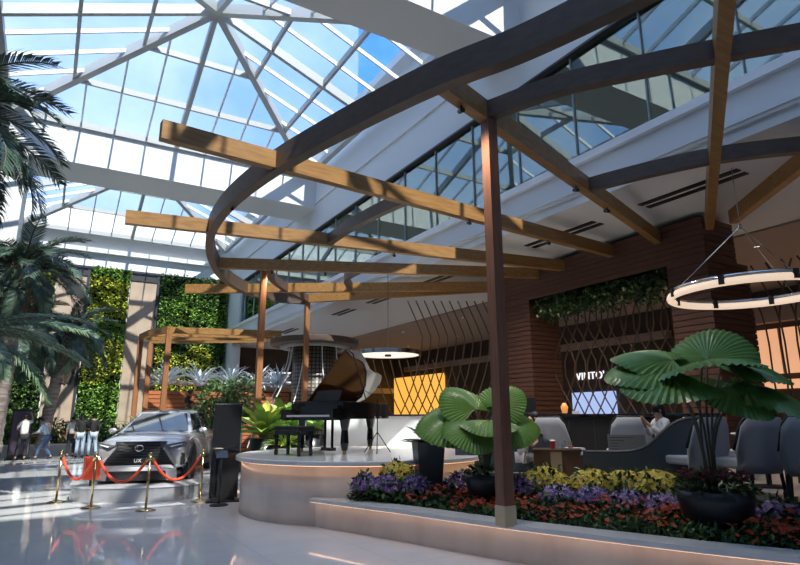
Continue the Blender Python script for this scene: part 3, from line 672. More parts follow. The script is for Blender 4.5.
# low stone planter along the end wall with its hedge of shrubs
lw = thing('stone_planter', 'low pale stone planter wall running along the planted end wall', 'planter', (1.0, 31.2, 0))
MB().box(-9.5, 7.6, -0.0, 0.3, 0, 0.44).build('wall_body', mat('pale_stone_planter', (0.60, 0.55, 0.48), 0.4, col2=(0.66, 0.61, 0.54), scale=2), lw)
MB().box(-9.5, 7.6, -0.04, 0.36, 0.44, 0.5).build('coping', MARBLETOP, lw)
struct(MB().box(-8.9, 9.0, 31.5, 35.9, 0.0, 0.4).build('ground_planting', SOIL), 'soil behind the stone planter')
SH = [(-4.3, 32.0, 1.0, 'dark', 'dark shrub at the far left of the stone planter'), (-3.0, 32.2, 0.95, 'mid', 'green shrub left of the black sign board'), (-1.7, 32.1, 0.9, 'lite', 'light broad leaved shrub behind the black sign board'),
      (-0.6, 32.4, 0.85, 'lite', 'light shrub behind the two visitors at left'), (0.5, 32.2, 0.8, 'dark', 'dark shrub at the foot of the tan stone strip'), (1.5, 32.5, 0.95, 'dark', 'dark shrub under the narrow planted panel'),
      (2.6, 32.3, 0.75, 'dark', 'dark shrub behind the pair in black tops'), (3.8, 32.4, 0.7, 'mid', 'green shrub left of the silver car'), (5.2, 32.4, 0.8, 'mid', 'green shrub hidden behind the silver car')]
for x, y, r, k, lb in SH:
    mt = {'dark': [G_DARK, G_MID], 'mid': [G_MID, G_DARK, G_LITE], 'lite': [G_LITE, G_MID]}[k]
    big = 0.42 if k == 'lite' else 0.24
    shrub('shrub', lb, x, y, 0.4, [((0, 0, r * 0.75), (r * 0.75, r * 0.5, r * 0.75)), ((0.4, 0.1, r * 0.5), (r * 0.6, r * 0.5, r * 0.6))], big, big * 0.42, mt, 170, 'shrubs along the end wall')
for x, y, lb in ((0.55, 31.9, 'orange tinted croton shrub left of the visitor in white'), (-0.9, 31.8, 'orange tinted croton shrub beside the black sign board')):
    shrub('croton', lb, x, y, 0.4, [((0, 0, 0.35), (0.5, 0.35, 0.4))], 0.3, 0.11, [mat('orange_leaf', (0.45, 0.22, 0.05), 0.5), G_LITE, G_MID], 120, 'crotons in the stone planter')

# slatted planter wall with silvery plants, sculpture
sw = thing('slat_planter', 'orange-brown slatted timber planter box topped by silvery plants', 'planter', (5.1, 24.0, 0))
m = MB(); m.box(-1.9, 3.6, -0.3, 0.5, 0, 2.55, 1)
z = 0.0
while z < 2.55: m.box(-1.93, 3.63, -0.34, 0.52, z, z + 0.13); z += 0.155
m.build('slat_box', [SLATORANGE, BLACKM], sw)
for i, (x, lb) in enumerate(((3.85, 'leftmost of the silvery spiky plants on the slatted planter'), (5.15, 'second silvery spiky plant from the left on the planter'), (6.35, 'third silvery spiky plant from the left on the planter'), (7.5, 'silvery spiky plant nearest the tall orange post'), (8.4, 'rightmost silvery spiky plant on the slatted planter'))):
    t = thing('silver_plant', lb, 'plant', (x, 24.1, 2.55), 0, 'silvery plants on the slatted planter'); m = MB()
    for k in range(64):
        m.strap((0, 0, 0.25), rnd(0, 2 * PI), rnd(0.25, 1.5), rnd(0.75, 1.25), 0.09, rnd(0.4, 1.4), 4, fold=0.4)
    m.build('leaves', G_BLUE, t, fix=False); MB().tube([(0, 0, 0), (0, 0, 0.3)], 0.06, 8).build('stem', STEM, t)
sc_ = thing('sculpture', 'dark bronze abstract sculpture standing before the slatted planter', 'sculpture', (4.55, 22.9, 0)); BRZ = mat('dark_bronze', (0.06, 0.05, 0.045), 0.35, metal=0.6)
MB().box(-0.25, 0.25, -0.25, 0.25, 0, 1.55).build('plinth', BLACKM, sc_)
o = MB().tube(catmull([(-0.12, 0, 1.55), (-0.16, 0, 1.8), (-0.02, 0, 2.05), (-0.05, 0, 2.25), (0.02, 0, 2.42)], 4), [0.07] * 9 + [0.11] * 4 + [0.09] * 4, 10).tube(catmull([(0.12, 0, 1.55), (0.12, 0, 1.8), (0.0, 0, 2.05)], 4), 0.07, 10).tube(catmull([(0, 0, 2.25), (0.22, 0, 2.12), (0.2, 0, 1.9)], 4), 0.045, 8).ball((0.03, 0, 2.55), 0.1).build('figure', BRZ, sc_, smooth=True)
# little palm by the car, ficus tubs, bright green leaf plants behind the piano
t = thing('young_palm', 'young bright green palm tuft left of the slatted planter', 'plant', (2.75, 20.4, 0)); m = MB()
for k in range(26):
    az = rnd(0, 2 * PI); m.strap((0, 0, 1.1), az, rnd(0.3, 1.3), rnd(0.8, 1.15), 0.09, 1.2, 5)
m.build('leaves', [G_LITE], t, fix=False); MB().tube([(0, 0, 0), (0, 0, 1.15)], 0.07, 8).build('stem', STEM, t)
random.seed(33)
for (x, y, z, rr_, lb) in ((4.55, 18.7, 1.95, 0.62, 'bushy ficus tree at the rear of the silver car'), (5.25, 18.4, 2.05, 0.66, 'bushy ficus tree behind the black standing panel')):
    t = shrub('ficus_tree', lb, x, y, 0, [((0, 0, z + 0.25), (rr_, rr_, 0.62)), ((-0.15, 0.1, z - 0.25), (rr_ * 0.9, rr_ * 0.8, 0.5))], 0.15, 0.075, [G_DARK, G_MID, G_MID], 560, 'ficus trees behind the car', 'tree', 0)
    MB().tube([(0, 0, 0.4), (0.03, 0, 1.0), (0, 0.02, z)], 0.045, 8).build('trunk', mat('pale_grey_bark', (0.42, 0.38, 0.33), 0.8), t, smooth=True)
    MB().lathe([(0.16, 0), (0.24, 0.2), (0.26, 0.42), (0.2, 0.46), (0.0, 0.44)], n=24).build('pot', POT, t, smooth=True)
def nest(label, x, y, z, n, L, W, mats, sd, zb=0.0, grp='bright leaf plants behind the piano'):
    random.seed(sd); t = thing('leaf_plant', label, 'plant', (x, y, zb), 0, grp); m = MB()
    for k in range(n):
        m.strap((rnd(-.06, .06), rnd(-.06, .06), z), k * 2.4 + rnd(-.3, .3), rnd(0.35, 1.45), L * rnd(0.75, 1.1), W * rnd(0.8, 1.1), rnd(0.5, 1.3), 6, random.randrange(len(mats)), fold=0.3)
    m.build('leaves', mats, t, fix=False)
    MB().lathe([(0.2, 0), (0.3, z * 0.5), (0.32, z), (0.0, z - 0.03)], n=24).build('pot', POT, t, smooth=True); return t
nest('bright green broad leaved plant beside the orange post', 4.35, 13.3, 1.15, 34, 0.95, 0.32, [G_LITE, G_YEL, G_LITE], 41)
nest('bright green broad leaved plant just left of the piano keyboard', 5.0, 13.6, 1.2, 30, 0.95, 0.34, [G_LITE, G_MID], 42)
nest('mid green broad leaved plant behind the raised piano lid', 5.75, 13.9, 1.2, 26, 0.9, 0.26, [G_MID, G_LITE], 43)
nest('yellow striped low plant under the piano keyboard', 4.7, 12.85, 0.95, 40, 0.62, 0.07, [G_YEL, G_LITE], 44)

# ------------------------------------------------------------------ flower bed
random.seed(50)
def bloom(m, c, nrm, r, mi, mc, pet=9):
    n = Vector(nrm).normalized(); a = n.cross(Vector((0.3, 0.9, 0.1))).normalized(); b = n.cross(a); c = Vector(c)
    vs = [c]
    for k in range(2 * pet):
        an = PI * k / pet; q = r if k % 2 == 0 else r * 0.62
        vs.append(c + (a * math.cos(an) + b * math.sin(an)) * q + n * (0.25 * r if k % 2 == 0 else 0.1 * r))
    m.add(vs, [(0, 1 + k, 1 + (k + 1) % (2 * pet)) for k in range(2 * pet)], mi)
    vs = [c + n * 0.22 * r + (a * math.cos(2 * PI * k / 6) + b * math.sin(2 * PI * k / 6)) * r * 0.28 for k in range(6)]
    m.add(vs, [tuple(range(6))], mc)
def mum(label, x, y, z, rx, rz_, petals, nb, br, grp, seed, mc=None, leaf=(0,)):
    random.seed(seed); t = thing('chrysanthemum', label, 'flower plant', (x, y, z), 0, grp)
    m = MB(); cloud(m, (0, 0, rz_ * 0.45), (rx, rx, rz_ * 0.75), 230, 0.11, 0.05, (0, 1))
    m.build('leaves', [G_DARK, G_MID], t, fix=False)
    f = MB()
    for i in range(nb):
        d = rdir(); d.z = abs(d.z) * 0.9 + 0.12; d.normalize()
        f.leaf if False else bloom(f, (d.x * rx, d.y * rx, rz_ * 0.35 + d.z * rz_ * 0.75), d + rdir() * 0.35, br * rnd(0.8, 1.15), random.choice((0, 0, 1)), 2)
    o = f.build('blossoms', petals, t, fix=False); o['kind'] = 'stuff'; return t
YC = mat('golden_flower_centre', (0.62, 0.40, 0.05), 0.7)
LC = mat('pale_flower_centre', (0.62, 0.55, 0.55), 0.7)
DC = mat('dark_flower_centre', (0.10, 0.04, 0.16), 0.7)
Y3 = [F_YEL, mat('lemon_petals', (0.80, 0.66, 0.16), 0.6), YC]; P3 = [F_PUR, F_PURD, LC]; D3 = [F_PURD, F_PUR, DC]
for i, (x, y, rx, rz_, lb) in enumerate(((6.35, 6.50, 0.33, 0.42, 'yellow chrysanthemum right of the timber post, alone beside the wooden table'), (6.78, 6.02, 0.31, 0.40, 'yellow chrysanthemum at the left end of the yellow row before the sofa'),
        (6.98, 5.62, 0.31, 0.40, 'yellow chrysanthemum second in the row before the dark sofa'), (7.10, 5.22, 0.33, 0.43, 'yellow chrysanthemum at the sofa end nearest the big fan palm'), (4.66, 7.86, 0.23, 0.36, 'yellow chrysanthemum at the far end beside the round stage'))):
    mum(lb, x, y, 0.58 if y > 7 else 0.46, rx * 1.12, rz_ * 0.9, Y3, 400, 0.034, 'yellow chrysanthemums', 60 + i)
for i, (x, y, rx, lb) in enumerate(((4.18, 7.98, 0.22, 'violet chrysanthemum at the far end touching the round stage'), (4.42, 7.70, 0.23, 'violet chrysanthemum below the yellow one beside the stage'), (4.70, 7.44, 0.22, 'violet chrysanthemum left of the tall grey planter'), (5.45, 7.30, 0.26, 'violet chrysanthemum right of the tall grey planter'),
        (5.78, 6.45, 0.24, 'violet chrysanthemum just right of the timber post'))):
    mum(lb, x, y, 0.45, rx, 0.30, D3, 230, 0.032, 'violet chrysanthemums', 70 + i)
for i, (x, y, rx, lb) in enumerate(((6.02, 5.95, 0.25, 'lilac chrysanthemum below the lone yellow one'), (6.25, 5.55, 0.25, 'lilac chrysanthemum, second of the row from the post'), (6.38, 5.12, 0.24, 'lilac chrysanthemum in the middle of the lilac row'),
        (6.52, 4.72, 0.24, 'lilac chrysanthemum touching the left of the big black pot'), (7.05, 3.62, 0.26, 'lilac chrysanthemum right of the big black pot'), (7.28, 3.22, 0.26, 'lilac chrysanthemum at the right edge of the picture'))):
    mum(lb, x, y, 0.41, rx, 0.25, P3, 160, 0.046, 'lilac chrysanthemums', 80 + i)
random.seed(90)
rc = thing('red_flower_carpet', 'carpet of scarlet bedding flowers along the marble planter wall', 'flowers', (0, 0, 0)); rc['kind'] = 'stuff'
mL = MB(); mF = MB()
for i in range(15000):
    t = rnd(0.0, 0.86); s = rnd(0.0, 0.60); p = bed(t, s); h = 0.10 + 0.07 * math.sin(p.x * 9) * math.sin(p.y * 7)
    mL.leaf(p + Vector((0, 0, rnd(0, h))), rdir() + Vector((0, 0, 0.5)), rdir(), rnd(0.05, 0.09), 0.04, random.choice((0, 0, 1)))
for i in range(3200):
    t = rnd(0.0, 0.86); s = rnd(0.0, 0.60); p = bed(t, s)
    if math.sin(p.x * 5.1 + 1) + math.sin(p.y * 6.3) + rnd(-1.2, 1.2) < -0.2: continue
    h = 0.13 + 0.06 * math.sin(p.x * 9) * math.sin(p.y * 7)
    bloom(mF, p + Vector((0, 0, h + rnd(-0.02, 0.04))), Vector((rnd(-0.7, 0.4), rnd(-0.8, 0.4), 1)), rnd(0.022, 0.036), random.choice((0, 0, 1)), 1, 5)
for mm, nm, mts in ((mL, 'leaves', [G_DARK, G_MID]), (mF, 'blossoms', [F_RED, mat('dark_scarlet_petals', (0.36, 0.03, 0.015), 0.6)])):
    o = mm.build(nm, mts, rc, fix=False); o['kind'] = 'stuff'

# ------------------------------------------------------------------ fan palms in pots
def fan_mesh(R, spread, pleats, cup, droop, mats, seed, depth=0.035):
    random.seed(seed); m = MB(); NR = 7; n = 2 * pleats
    vs = []; fs = []
    for j in range(NR + 1):
        for k in range(n + 1):
            a = -spread / 2 + spread * k / n; t = j / NR
            r = R * t * (0.86 + 0.14 * math.cos(a * 0.8))
            if j == NR: r *= 1.0 if k % 2 == 0 else 0.975
            z = depth * t * R * (1 if k % 2 == 0 else -1) + cup * R * t * t * (abs(math.sin(a / 2)) ** 2) - droop * R * t * t * t * (0.5 + 0.5 * math.cos(a)) + 0.05 * R * math.sin(3 * a + seed) * t * t
            vs.append((r * math.cos(a), r * math.sin(a), z))
    for j in range(NR):
        for k in range(n):
            a = j * (n + 1) + k; fs.append((a, a + 1, a + n + 2, a + n + 1))
    m.add(vs, fs); m.tube([(-0.02, 0, -0.01), (R * 0.12, 0, 0)], 0.012, 6)
    return m.mesh('leaf', mats, fix=False)
def fan_palm(name, label, x, y, z, pot, leaves, mats, seed, spread):
    random.seed(seed); t = thing(name, label, 'potted palm', (x, y, z)); r, h = pot
    MB().lathe([(r * 0.62, 0), (r * 0.86, h * 0.3), (r * 0.98, h * 0.75), (r, h), (r * 0.94, h), (r * 0.9, h * 0.9), (0, h * 0.88)], n=40).build('pot', POT, t, smooth=True)
    for i, (az, el, d, R, tilt, roll) in enumerate(leaves):      # petiole direction, length, blade radius, blade tilt
        base = Vector((rnd(-0.05, 0.05), rnd(-0.05, 0.05), h * 0.9)); hd = Vector((math.cos(az), math.sin(az), 0))
        tip = base + hd * d * math.cos(el) + Vector((0, 0, d * math.sin(el)))
        mid = base.lerp(tip, 0.5) + Vector((0, 0, 0.10 * d)) - hd * 0.06 * d
        lf = bpy.data.objects.new('leaf', fan_mesh(R, math.radians(spread), 30, -0.05, 0.26, mats, seed + i, 0.018)); COL.objects.link(lf); lf.parent = t
        lf.location = tip; lf.rotation_euler = Euler((roll, -tilt, az), 'XYZ')
        pe = MB().tube([p - tip for p in catmull([base, mid, tip], 5)], 0.014, 6).build('petiole', STEM, lf, smooth=True)

        q = lf.rotation_euler.to_matrix().to_4x4().inverted(); pe.matrix_local = q
    return t
A_R = math.radians
fan_palm('fan_palm', 'big glossy fan palm in a wide black bowl pot at right of the bed', 6.20, 3.85, 0.43, (0.38, 0.40),
         [(A_R(152), A_R(74), 1.38, 0.62, 0.0, -0.34), (A_R(-30), A_R(68), 1.22, 0.80, -0.10, 0.30), (A_R(5), A_R(84), 1.42, 0.55, 1.0, 0.25), (A_R(-125), A_R(80), 1.36, 0.62, 0.15, 0.1),
          (A_R(-80), A_R(74), 1.14, 0.46, -0.55, 0.3), (A_R(175), A_R(72), 1.28, 0.60, -0.12, -0.30), (A_R(120), A_R(80), 1.45, 0.66, 0.35, -0.30), (A_R(-15), A_R(78), 1.42, 0.70, 0.12, 0.30)], [G_FAN, STEM], 301, 235)
random.seed(12)
cm = MB(); cloud(cm, (0, 0, 0), (0.40, 0.40, 0.15), 520, 0.09, 0.04, (0, 1)); 
cf = MB()
for i in range(230):
    a = rnd(0, 2 * PI); q = 0.38 * math.sqrt(random.random()); bloom(cf, (q * math.cos(a), q * math.sin(a), 0.10 + rnd(-0.02, 0.07)), Vector((rnd(-.6, .6), rnd(-.8, .4), 1)), 0.028, 0, 0, 6)
t = thing('underplanting', 'burgundy flowered underplanting filling the big black pot', 'flower plant', (6.20, 3.85, 0.86))
cm.build('leaves', [G_DARK, G_MID], t, fix=False); o = cf.build('blossoms', [F_BUR], t, fix=False); o['kind'] = 'stuff'
fan_palm('fan_palm', 'smaller yellow-green fan palm in a round dark pot left of the timber post', 5.30, 6.55, 0.47, (0.29, 0.36),
         [(A_R(152), A_R(62), 0.86, 0.56, -0.05, -0.55), (A_R(110), A_R(82), 0.92, 0.54, 0.85, -0.25), (A_R(-160), A_R(66), 0.72, 0.44, -0.35, -0.5), (A_R(-32), A_R(66), 0.80, 0.46, 0.0, 0.6), (A_R(-60), A_R(66), 0.70, 0.38, -0.35, 0.5), (A_R(0), A_R(76), 0.98, 0.46, 0.95, 0.4), (A_R(-118), A_R(76), 0.78, 0.46, -0.15, 0.0)], [G_FANY, STEM], 320, 225)
cm = MB(); cloud(cm, (0, 0, 0), (0.25, 0.25, 0.12), 260, 0.09, 0.045, (0, 1)); t = thing('underplanting', 'low dark green underplanting in the smaller fan palm pot', 'plant', (5.30, 6.55, 0.84)); cm.build('leaves', [G_DARK, G_MID], t, fix=False)
# tall square planter with succulent
tp = thing('tall_planter', 'tall tapered dark grey planter before the stage end', 'planter', (5.15, 7.75, 0.42))
m = MB(); a, b = 0.155, 0.215
m.add([(-a, -a, 0), (a, -a, 0), (a, a, 0), (-a, a, 0), (-b, -b, 0.80), (b, -b, 0.80), (b, b, 0.80), (-b, b, 0.80), (-b + .03, -b + .03, 0.80), (b - .03, -b + .03, 0.80), (b - .03, b - .03, 0.80), (-b + .03, b - .03, 0.80), (-b + .03, -b + .03, 0.74), (b - .03, -b + .03, 0.74), (b - .03, b - .03, 0.74), (-b + .03, b - .03, 0.74)],
      [(3, 2, 1, 0), (0, 1, 5, 4), (1, 2, 6, 5), (2, 3, 7, 6), (3, 0, 4, 7), (4, 5, 9, 8), (5, 6, 10, 9), (6, 7, 11, 10), (7, 4, 8, 11), (8, 9, 13, 12), (9, 10, 14, 13), (10, 11, 15, 14), (11, 8, 12, 15), (12, 13, 14, 15)])
m.build('shell', mat('dark_blue_grey_planter', (0.055, 0.066, 0.08), 0.4), tp); tp.rotation_euler.z = A_R(-20)
random.seed(44); ag = thing('agave', 'grey-green agave with broad leaves in the tall grey planter', 'plant', (5.15, 7.75, 1.17)); m = MB()
for k in range(16): m.strap((0, 0, 0), k * 2.4, rnd(0.05, 1.0), rnd(0.38, 0.55), 0.13, rnd(0.2, 0.7), 5)
m.build('leaves', [G_PALM2], ag, fix=False); MB().tube([(0, 0, -0.01), (0, 0, 0.06)], 0.05, 8).build('stem', STEM, ag)
# dark leaved undergrowth between the pots
random.seed(46)
for (x, y, lb) in ((5.55, 7.05, 'dark glossy leaved plant left of the smaller fan palm pot'), (7.28, 4.25, 'variegated leafy plant right behind the big fan palm pot'), (7.0, 4.6, 'dark bushy plant left behind the big fan palm pot')):
    t = thing('leafy_plant', lb, 'plant', (x, y, 0.47), 0, 'leafy plants in the bed'); m = MB()
    for k in range(22): m.strap((0, 0, 0), rnd(0, 6.28), rnd(0.4, 1.4), rnd(0.28, 0.45), 0.12, rnd(0.5, 1.4), 4, random.choice((0, 0, 1)))
    m.build('leaves', [G_DARK, G_PALM2], t, fix=False)

# ------------------------------------------------------------------ lounge furniture
def chair_proto(label, fab, loc, rz):
    t = thing('lounge_chair', label, 'chair', loc, rz, 'lounge chairs')            # faces local +Y, back at -Y
    b = MB(); n = 9; vs = []
    for j in range(6):                                                             # curved shell back sweeping into the arms
        zt = j / 5
        for i in range(n):
            u = -1 + 2 * i / (n - 1); th = u * 0.92; r = 0.39
            hgt = 0.30 + zt * 0.68 * (1 - 0.60 * max(0, (abs(u) - 0.62) / 0.38) ** 1.2)
            vs.append((r * math.sin(th) * (0.86 + 0.26 * zt), -r * math.cos(th) * (1.0) - 0.10 * zt + 0.02, hgt))
    b.add(vs, [(j * n + i, j * n + i + 1, (j + 1) * n + i + 1, (j + 1) * n + i) for j in range(5) for i in range(n - 1)])
    o = b.build('backrest', fab, t, smooth=True); s_ = o.modifiers.new('thickness', 'SOLIDIFY'); s_.thickness = 0.06; s_.offset = 1
    top = [Vector(vs[5 * n + i]) for i in range(n)]
    MB().tube(catmull(top, 3), 0.022, 6).build('top_rail', BLACKM, t, smooth=True)
    o = MB().box(-0.28, 0.28, -0.30, 0.30, 0.34, 0.46).build('seat', fab, t); bevel(o, 0.03)
    for x, y in ((-0.27, -0.27), (0.27, -0.27), (0.27, 0.28), (-0.27, 0.28)): MB().bar((x, y, 0.37), (x * 1.08, y * 1.08, 0), 0.04, 0.04).build('leg', BLACKM, t)
    return t
FZ = 0.6
c0 = chair_proto('grey lounge chair seen from behind, directly right of the big fan palm stems', FABRIC, (7.93, 4.46, FZ), A_R(-25))
dup(c0, (8.10, 3.72, FZ), A_R(-62), 'grey lounge chair at the right edge, turned sideways')
dup(c0, (7.86, 5.18, FZ), A_R(-12), 'grey lounge chair half hidden between the dark sofa and the fan palm')
c1 = chair_proto('pale grey chair seen above the menu board', FABRICL, (8.45, 6.70, FZ), A_R(-40))
dup(c1, (7.85, 7.55, FZ), A_R(-75), 'pale chair with dark curved arms beside the seated pair')
dup(c1, (9.95, 4.35, FZ), A_R(150), 'pale chair facing us across the table at far right')
dup(c1, (9.55, 5.75, FZ), A_R(170), 'pale chair behind the fan palm leaves facing us')
for (x, y, lb) in ((9.0, 4.75, 'small white topped table behind the grey lounge chairs'), (9.1, 3.5, 'small white topped table at the right edge of the picture')):
    t = thing('cafe_table', lb, 'table', (x, y, FZ), 0, 'cafe tables')
    MB().lathe([(0.40, 0.72), (0.42, 0.735), (0.40, 0.75)], n=36).build('table_top', MARBLETOP, t)
    MB().lathe([(0.035, 0.02), (0.035, 0.72)], n=12).build('column', BLACKM, t); MB().lathe([(0.24, 0), (0.24, 0.02), (0.04, 0.035)], n=24).build('base', BLACKM, t)
# dark curved sofa
def sofa(label, loc, rz, L, hl, hr, fab, name='sofa'):                    # back towards local -Y; height falls from right (+x) to left
    t = thing(name, label, 'sofa', loc, rz); n = 16; P = []
    for i in range(n + 1):
        u = i / n; x = -L / 2 + L * u; s = 1 / (1 + math.exp(-(u - 0.66) * 13)); P.append((x, hl + (hr - hl) * s))
    out = [(-L / 2, 0.08)] + [(L / 2, 0.08)] + [(x, z) for x, z in reversed(P)]
    MB().slabpoly([(x, -0.36, z) for x, z in out], (0, 0.12, 0)).build('backrest', fab, t)
    MB().tube([(x, -0.30, z + 0.005) for x, z in P], 0.042, 8).build('trim_rail', BLACKM, t, smooth=True)
    o = MB().box(-L / 2, L / 2, -0.24, 0.42, 0.10, 0.42).build('seat', fab, t); bevel(o, 0.04)
    o = MB().box(L / 2 - 0.02, L / 2 + 0.13, -0.36, 0.42, 0.08, hr - 0.04).build('end_panel', fab, t); bevel(o, 0.04)
    for x in (-L / 2 + 0.1, L / 2 - 0.1):
        for y in (-0.28, 0.34): MB().box(x - 0.03, x + 0.03, y - 0.03, y + 0.03, 0, 0.10).build('foot', BLACKM, t)
    return t
sofa('dark slate sofa with black trimmed back sweeping up to the right', (7.72, 5.85, FZ), math.atan2(-1.15, 0.9), 1.65, 0.46, 0.96, FABRICD)
sofa('low dark sofa left of the timber post behind the smaller fan palm', (7.0, 8.25, FZ), math.atan2(-1.0, 1.1), 1.5, 0.62, 0.66, FABRICD)
wt = thing('side_table', 'dark wooden box table with a pale stripe before the seated pair', 'table', (7.12, 6.98, FZ), A_R(-47)); WD = mat('dark_walnut', (0.085, 0.045, 0.03), 0.4, col2=(0.11, 0.06, 0.04), scale=4)
MB().box(-0.36, 0.36, -0.24, 0.24, 0.0, 0.46).build('box_body', WD, wt); MB().box(-0.38, 0.38, -0.26, 0.26, 0.46, 0.49).build('table_top', WD, wt)
MB().box(-0.10, 0.07, -0.247, -0.238, 0.0, 0.46).build('pale_stripe', mat('pale_oak', (0.38, 0.30, 0.2), 0.5), wt)
TT = FZ + 0.49
t = thing('red_cup', 'red takeaway cup on the dark wooden table', 'cup', (7.05, 7.0, TT)); MB().lathe([(0.032, 0), (0.043, 0.11), (0.043, 0.12), (0.0, 0.125)], n=20).build('cup_body', mat('red_card', (0.5, 0.03, 0.05), 0.5), t); MB().lathe([(0.045, 0.12), (0.045, 0.13), (0.03, 0.14)], n=20).build('lid', RAFTER, t)
t = thing('glass_tumbler', 'clear glass tumbler on the dark wooden table', 'glass', (7.16, 6.88, TT)); MB().lathe([(0.03, 0), (0.038, 0.13), (0.034, 0.13), (0.028, 0.01), (0, 0.01)], n=20).build('glass_body', glassmat('clear_glass', (0.85, 0.9, 0.9), 0.06), t, smooth=True)
t = thing('plate', 'white plate with food on the dark wooden table', 'plate', (7.28, 6.84, TT)); MB().lathe([(0.06, 0), (0.11, 0.015), (0.10, 0.018), (0, 0.008)], n=28).build('dish', RAFTER, t, smooth=True); MB().ball((0, 0, 0.03), 0.05, (1, 0.8, 0.6)).build('food', FIBRE, t, smooth=True)
mb_ = thing('menu_board', 'tan menu board with thin printed lines leaning on the dark sofa', 'menu board', (7.62, 6.03, FZ + 0.42), A_R(-52))
MB().box(-0.27, 0.27, -0.015, 0.015, 0.0, 0.30).build('board', mat('tan_card', (0.36, 0.33, 0.27), 0.7), mb_)
m = MB()
for k in range(5): m.box(-0.24, -0.24 + (0.34, 0.2, 0.12, 0.12, 0.12)[k], -0.018, -0.0145, 0.255 - k * 0.042, 0.262 - k * 0.042)
m.build('printed_lines', BLACKM, mb_)
# bar counter and things on it
bc = thing('bar_counter', 'long black bar counter running before the timber portal', 'bar counter', (9.2, 7.9, FZ), math.atan2(-3.6, 1.4))
MB().box(-2.1, 2.1, -0.25, 0.25, 0, 0.98).build('front_panel', BLACKM, bc); o = MB().box(-2.16, 2.16, -0.33, 0.33, 0.98, 1.04).build('counter_top', BLACK, bc); bevel(o, 0.008)
for k in range(8): MB().box(-2.0 + k * 0.5, -1.98 + k * 0.5, -0.256, -0.248, 0.05, 0.93).build('upright_strip', FRAME, bc)
BTZ = FZ + 1.04
t = thing('till_monitor', 'black till monitor standing on the left of the bar counter', 'monitor', (8.62, 9.33, BTZ), A_R(-48)); MB().box(-0.26, 0.26, -0.02, 0.02, 0.04, 0.34).build('display', BLACKM, t); MB().box(-0.1, 0.1, -0.07, 0.07, 0, 0.02).box(-0.03, 0.03, -0.01, 0.03, 0.02, 0.1).build('stand', BLACKM, t)
t = thing('amber_lamp', 'small amber glowing table lamp on the bar counter', 'lamp', (8.95, 8.5, BTZ)); MB().lathe([(0.05, 0.02), (0.075, 0.14), (0.03, 0.22)], n=20).build('shade', mat('amber_glass', (0.7, 0.3, 0.08), 0.3, emit=(1, 0.42, 0.12), estr=0.5), t, smooth=True); MB().lathe([(0.06, 0), (0.06, 0.02)], n=20).build('base', BRASS, t)
t = thing('counter_card', 'small white card standing on the bar counter', 'card', (9.02, 8.28, BTZ), A_R(-60)); MB().box(-0.07, 0.07, -0.004, 0.004, 0, 0.06).build('card_face', RAFTER, t)
# white curved wall behind the piano
wp = [Vector((5.6, 12.74)), Vector((6.1, 12.58)), Vector((6.75, 12.22)), Vector((7.3, 11.74)), Vector((7.74, 11.2))]
ww = thing('white_screen_wall', 'low white curved wall behind the piano on the stage edge', 'low wall', (6.5, 12.0, 0.0))
strip(m := MB(), [p - Vector((6.5, 12)) for p in wp], [p + Vector((0.08, 0.1)) - Vector((6.5, 12)) for p in wp], 0.0, 1.62); m.build('wall_panel', WHITE, ww)
strip(m := MB(), [p - Vector((6.53, 12.03)) for p in wp], [p + Vector((0.1, 0.13)) - Vector((6.5, 12)) for p in wp], 1.62, 1.66); m.build('coping', BLACKM, ww)

# ------------------------------------------------------------------ grand piano (keyboard on local -Y, tail on +Y, treble on +X)
PZ = SZ; pn = thing('grand_piano', 'black grand piano with raised lid on the marble stage', 'piano', (4.95, 10.50, PZ), A_R(-73.7))
W = 0.76
case = [(-W, -0.62), (W, -0.62), (W, 0.0)] + [(W - 0.02 - 0.55 * (1 - math.cos(k / 8 * PI)) / 2, 0.0 + 1.05 * k / 8) for k in range(1, 9)] + [(0.12, 1.22), (-0.05, 1.33), (-0.35, 1.36), (-0.62, 1.28), (-W, 1.05)]
MB().prism(case, 0.62, 0.92).build('case', BLACK, pn)
MB().prism([(x * 0.94, y * 0.95) for x, y in case], 0.915, 0.925).build('soundboard', mat('gold_brown_soundboard', (0.16, 0.085, 0.03), 0.4), pn)
MB().box(-W, W, -0.86, -0.62, 0.60, 0.66).build('key_bed', BLACK, pn)
for x in (-W, W - 0.09): MB().box(x, x + 0.09, -0.86, -0.60, 0.66, 0.80).build('key_cheek', BLACK, pn)
kk = MB().box(-0.62, 0.62, -0.83, -0.68, 0.66, 0.695); kb = kk.build('white_keys', RAFTER, pn)
m = MB()
for k in range(36):
    if k % 7 in (2, 6): continue
    m.box(-0.62 + k * 0.0344 + 0.024, -0.62 + k * 0.0344 + 0.040, -0.77, -0.68, 0.695, 0.71)
m.build('black_keys', BLACKM, kb)
MB().box(-W + 0.09, W - 0.09, -0.68, -0.63, 0.66, 0.86).build('fallboard', BLACK, pn)
MB().slabpoly([(-0.40, -0.42, 0.93), (0.40, -0.42, 0.93), (0.36, -0.30, 1.16), (-0.36, -0.30, 1.16)], (0, 0.02, 0.01)).build('music_desk', BLACK, pn)
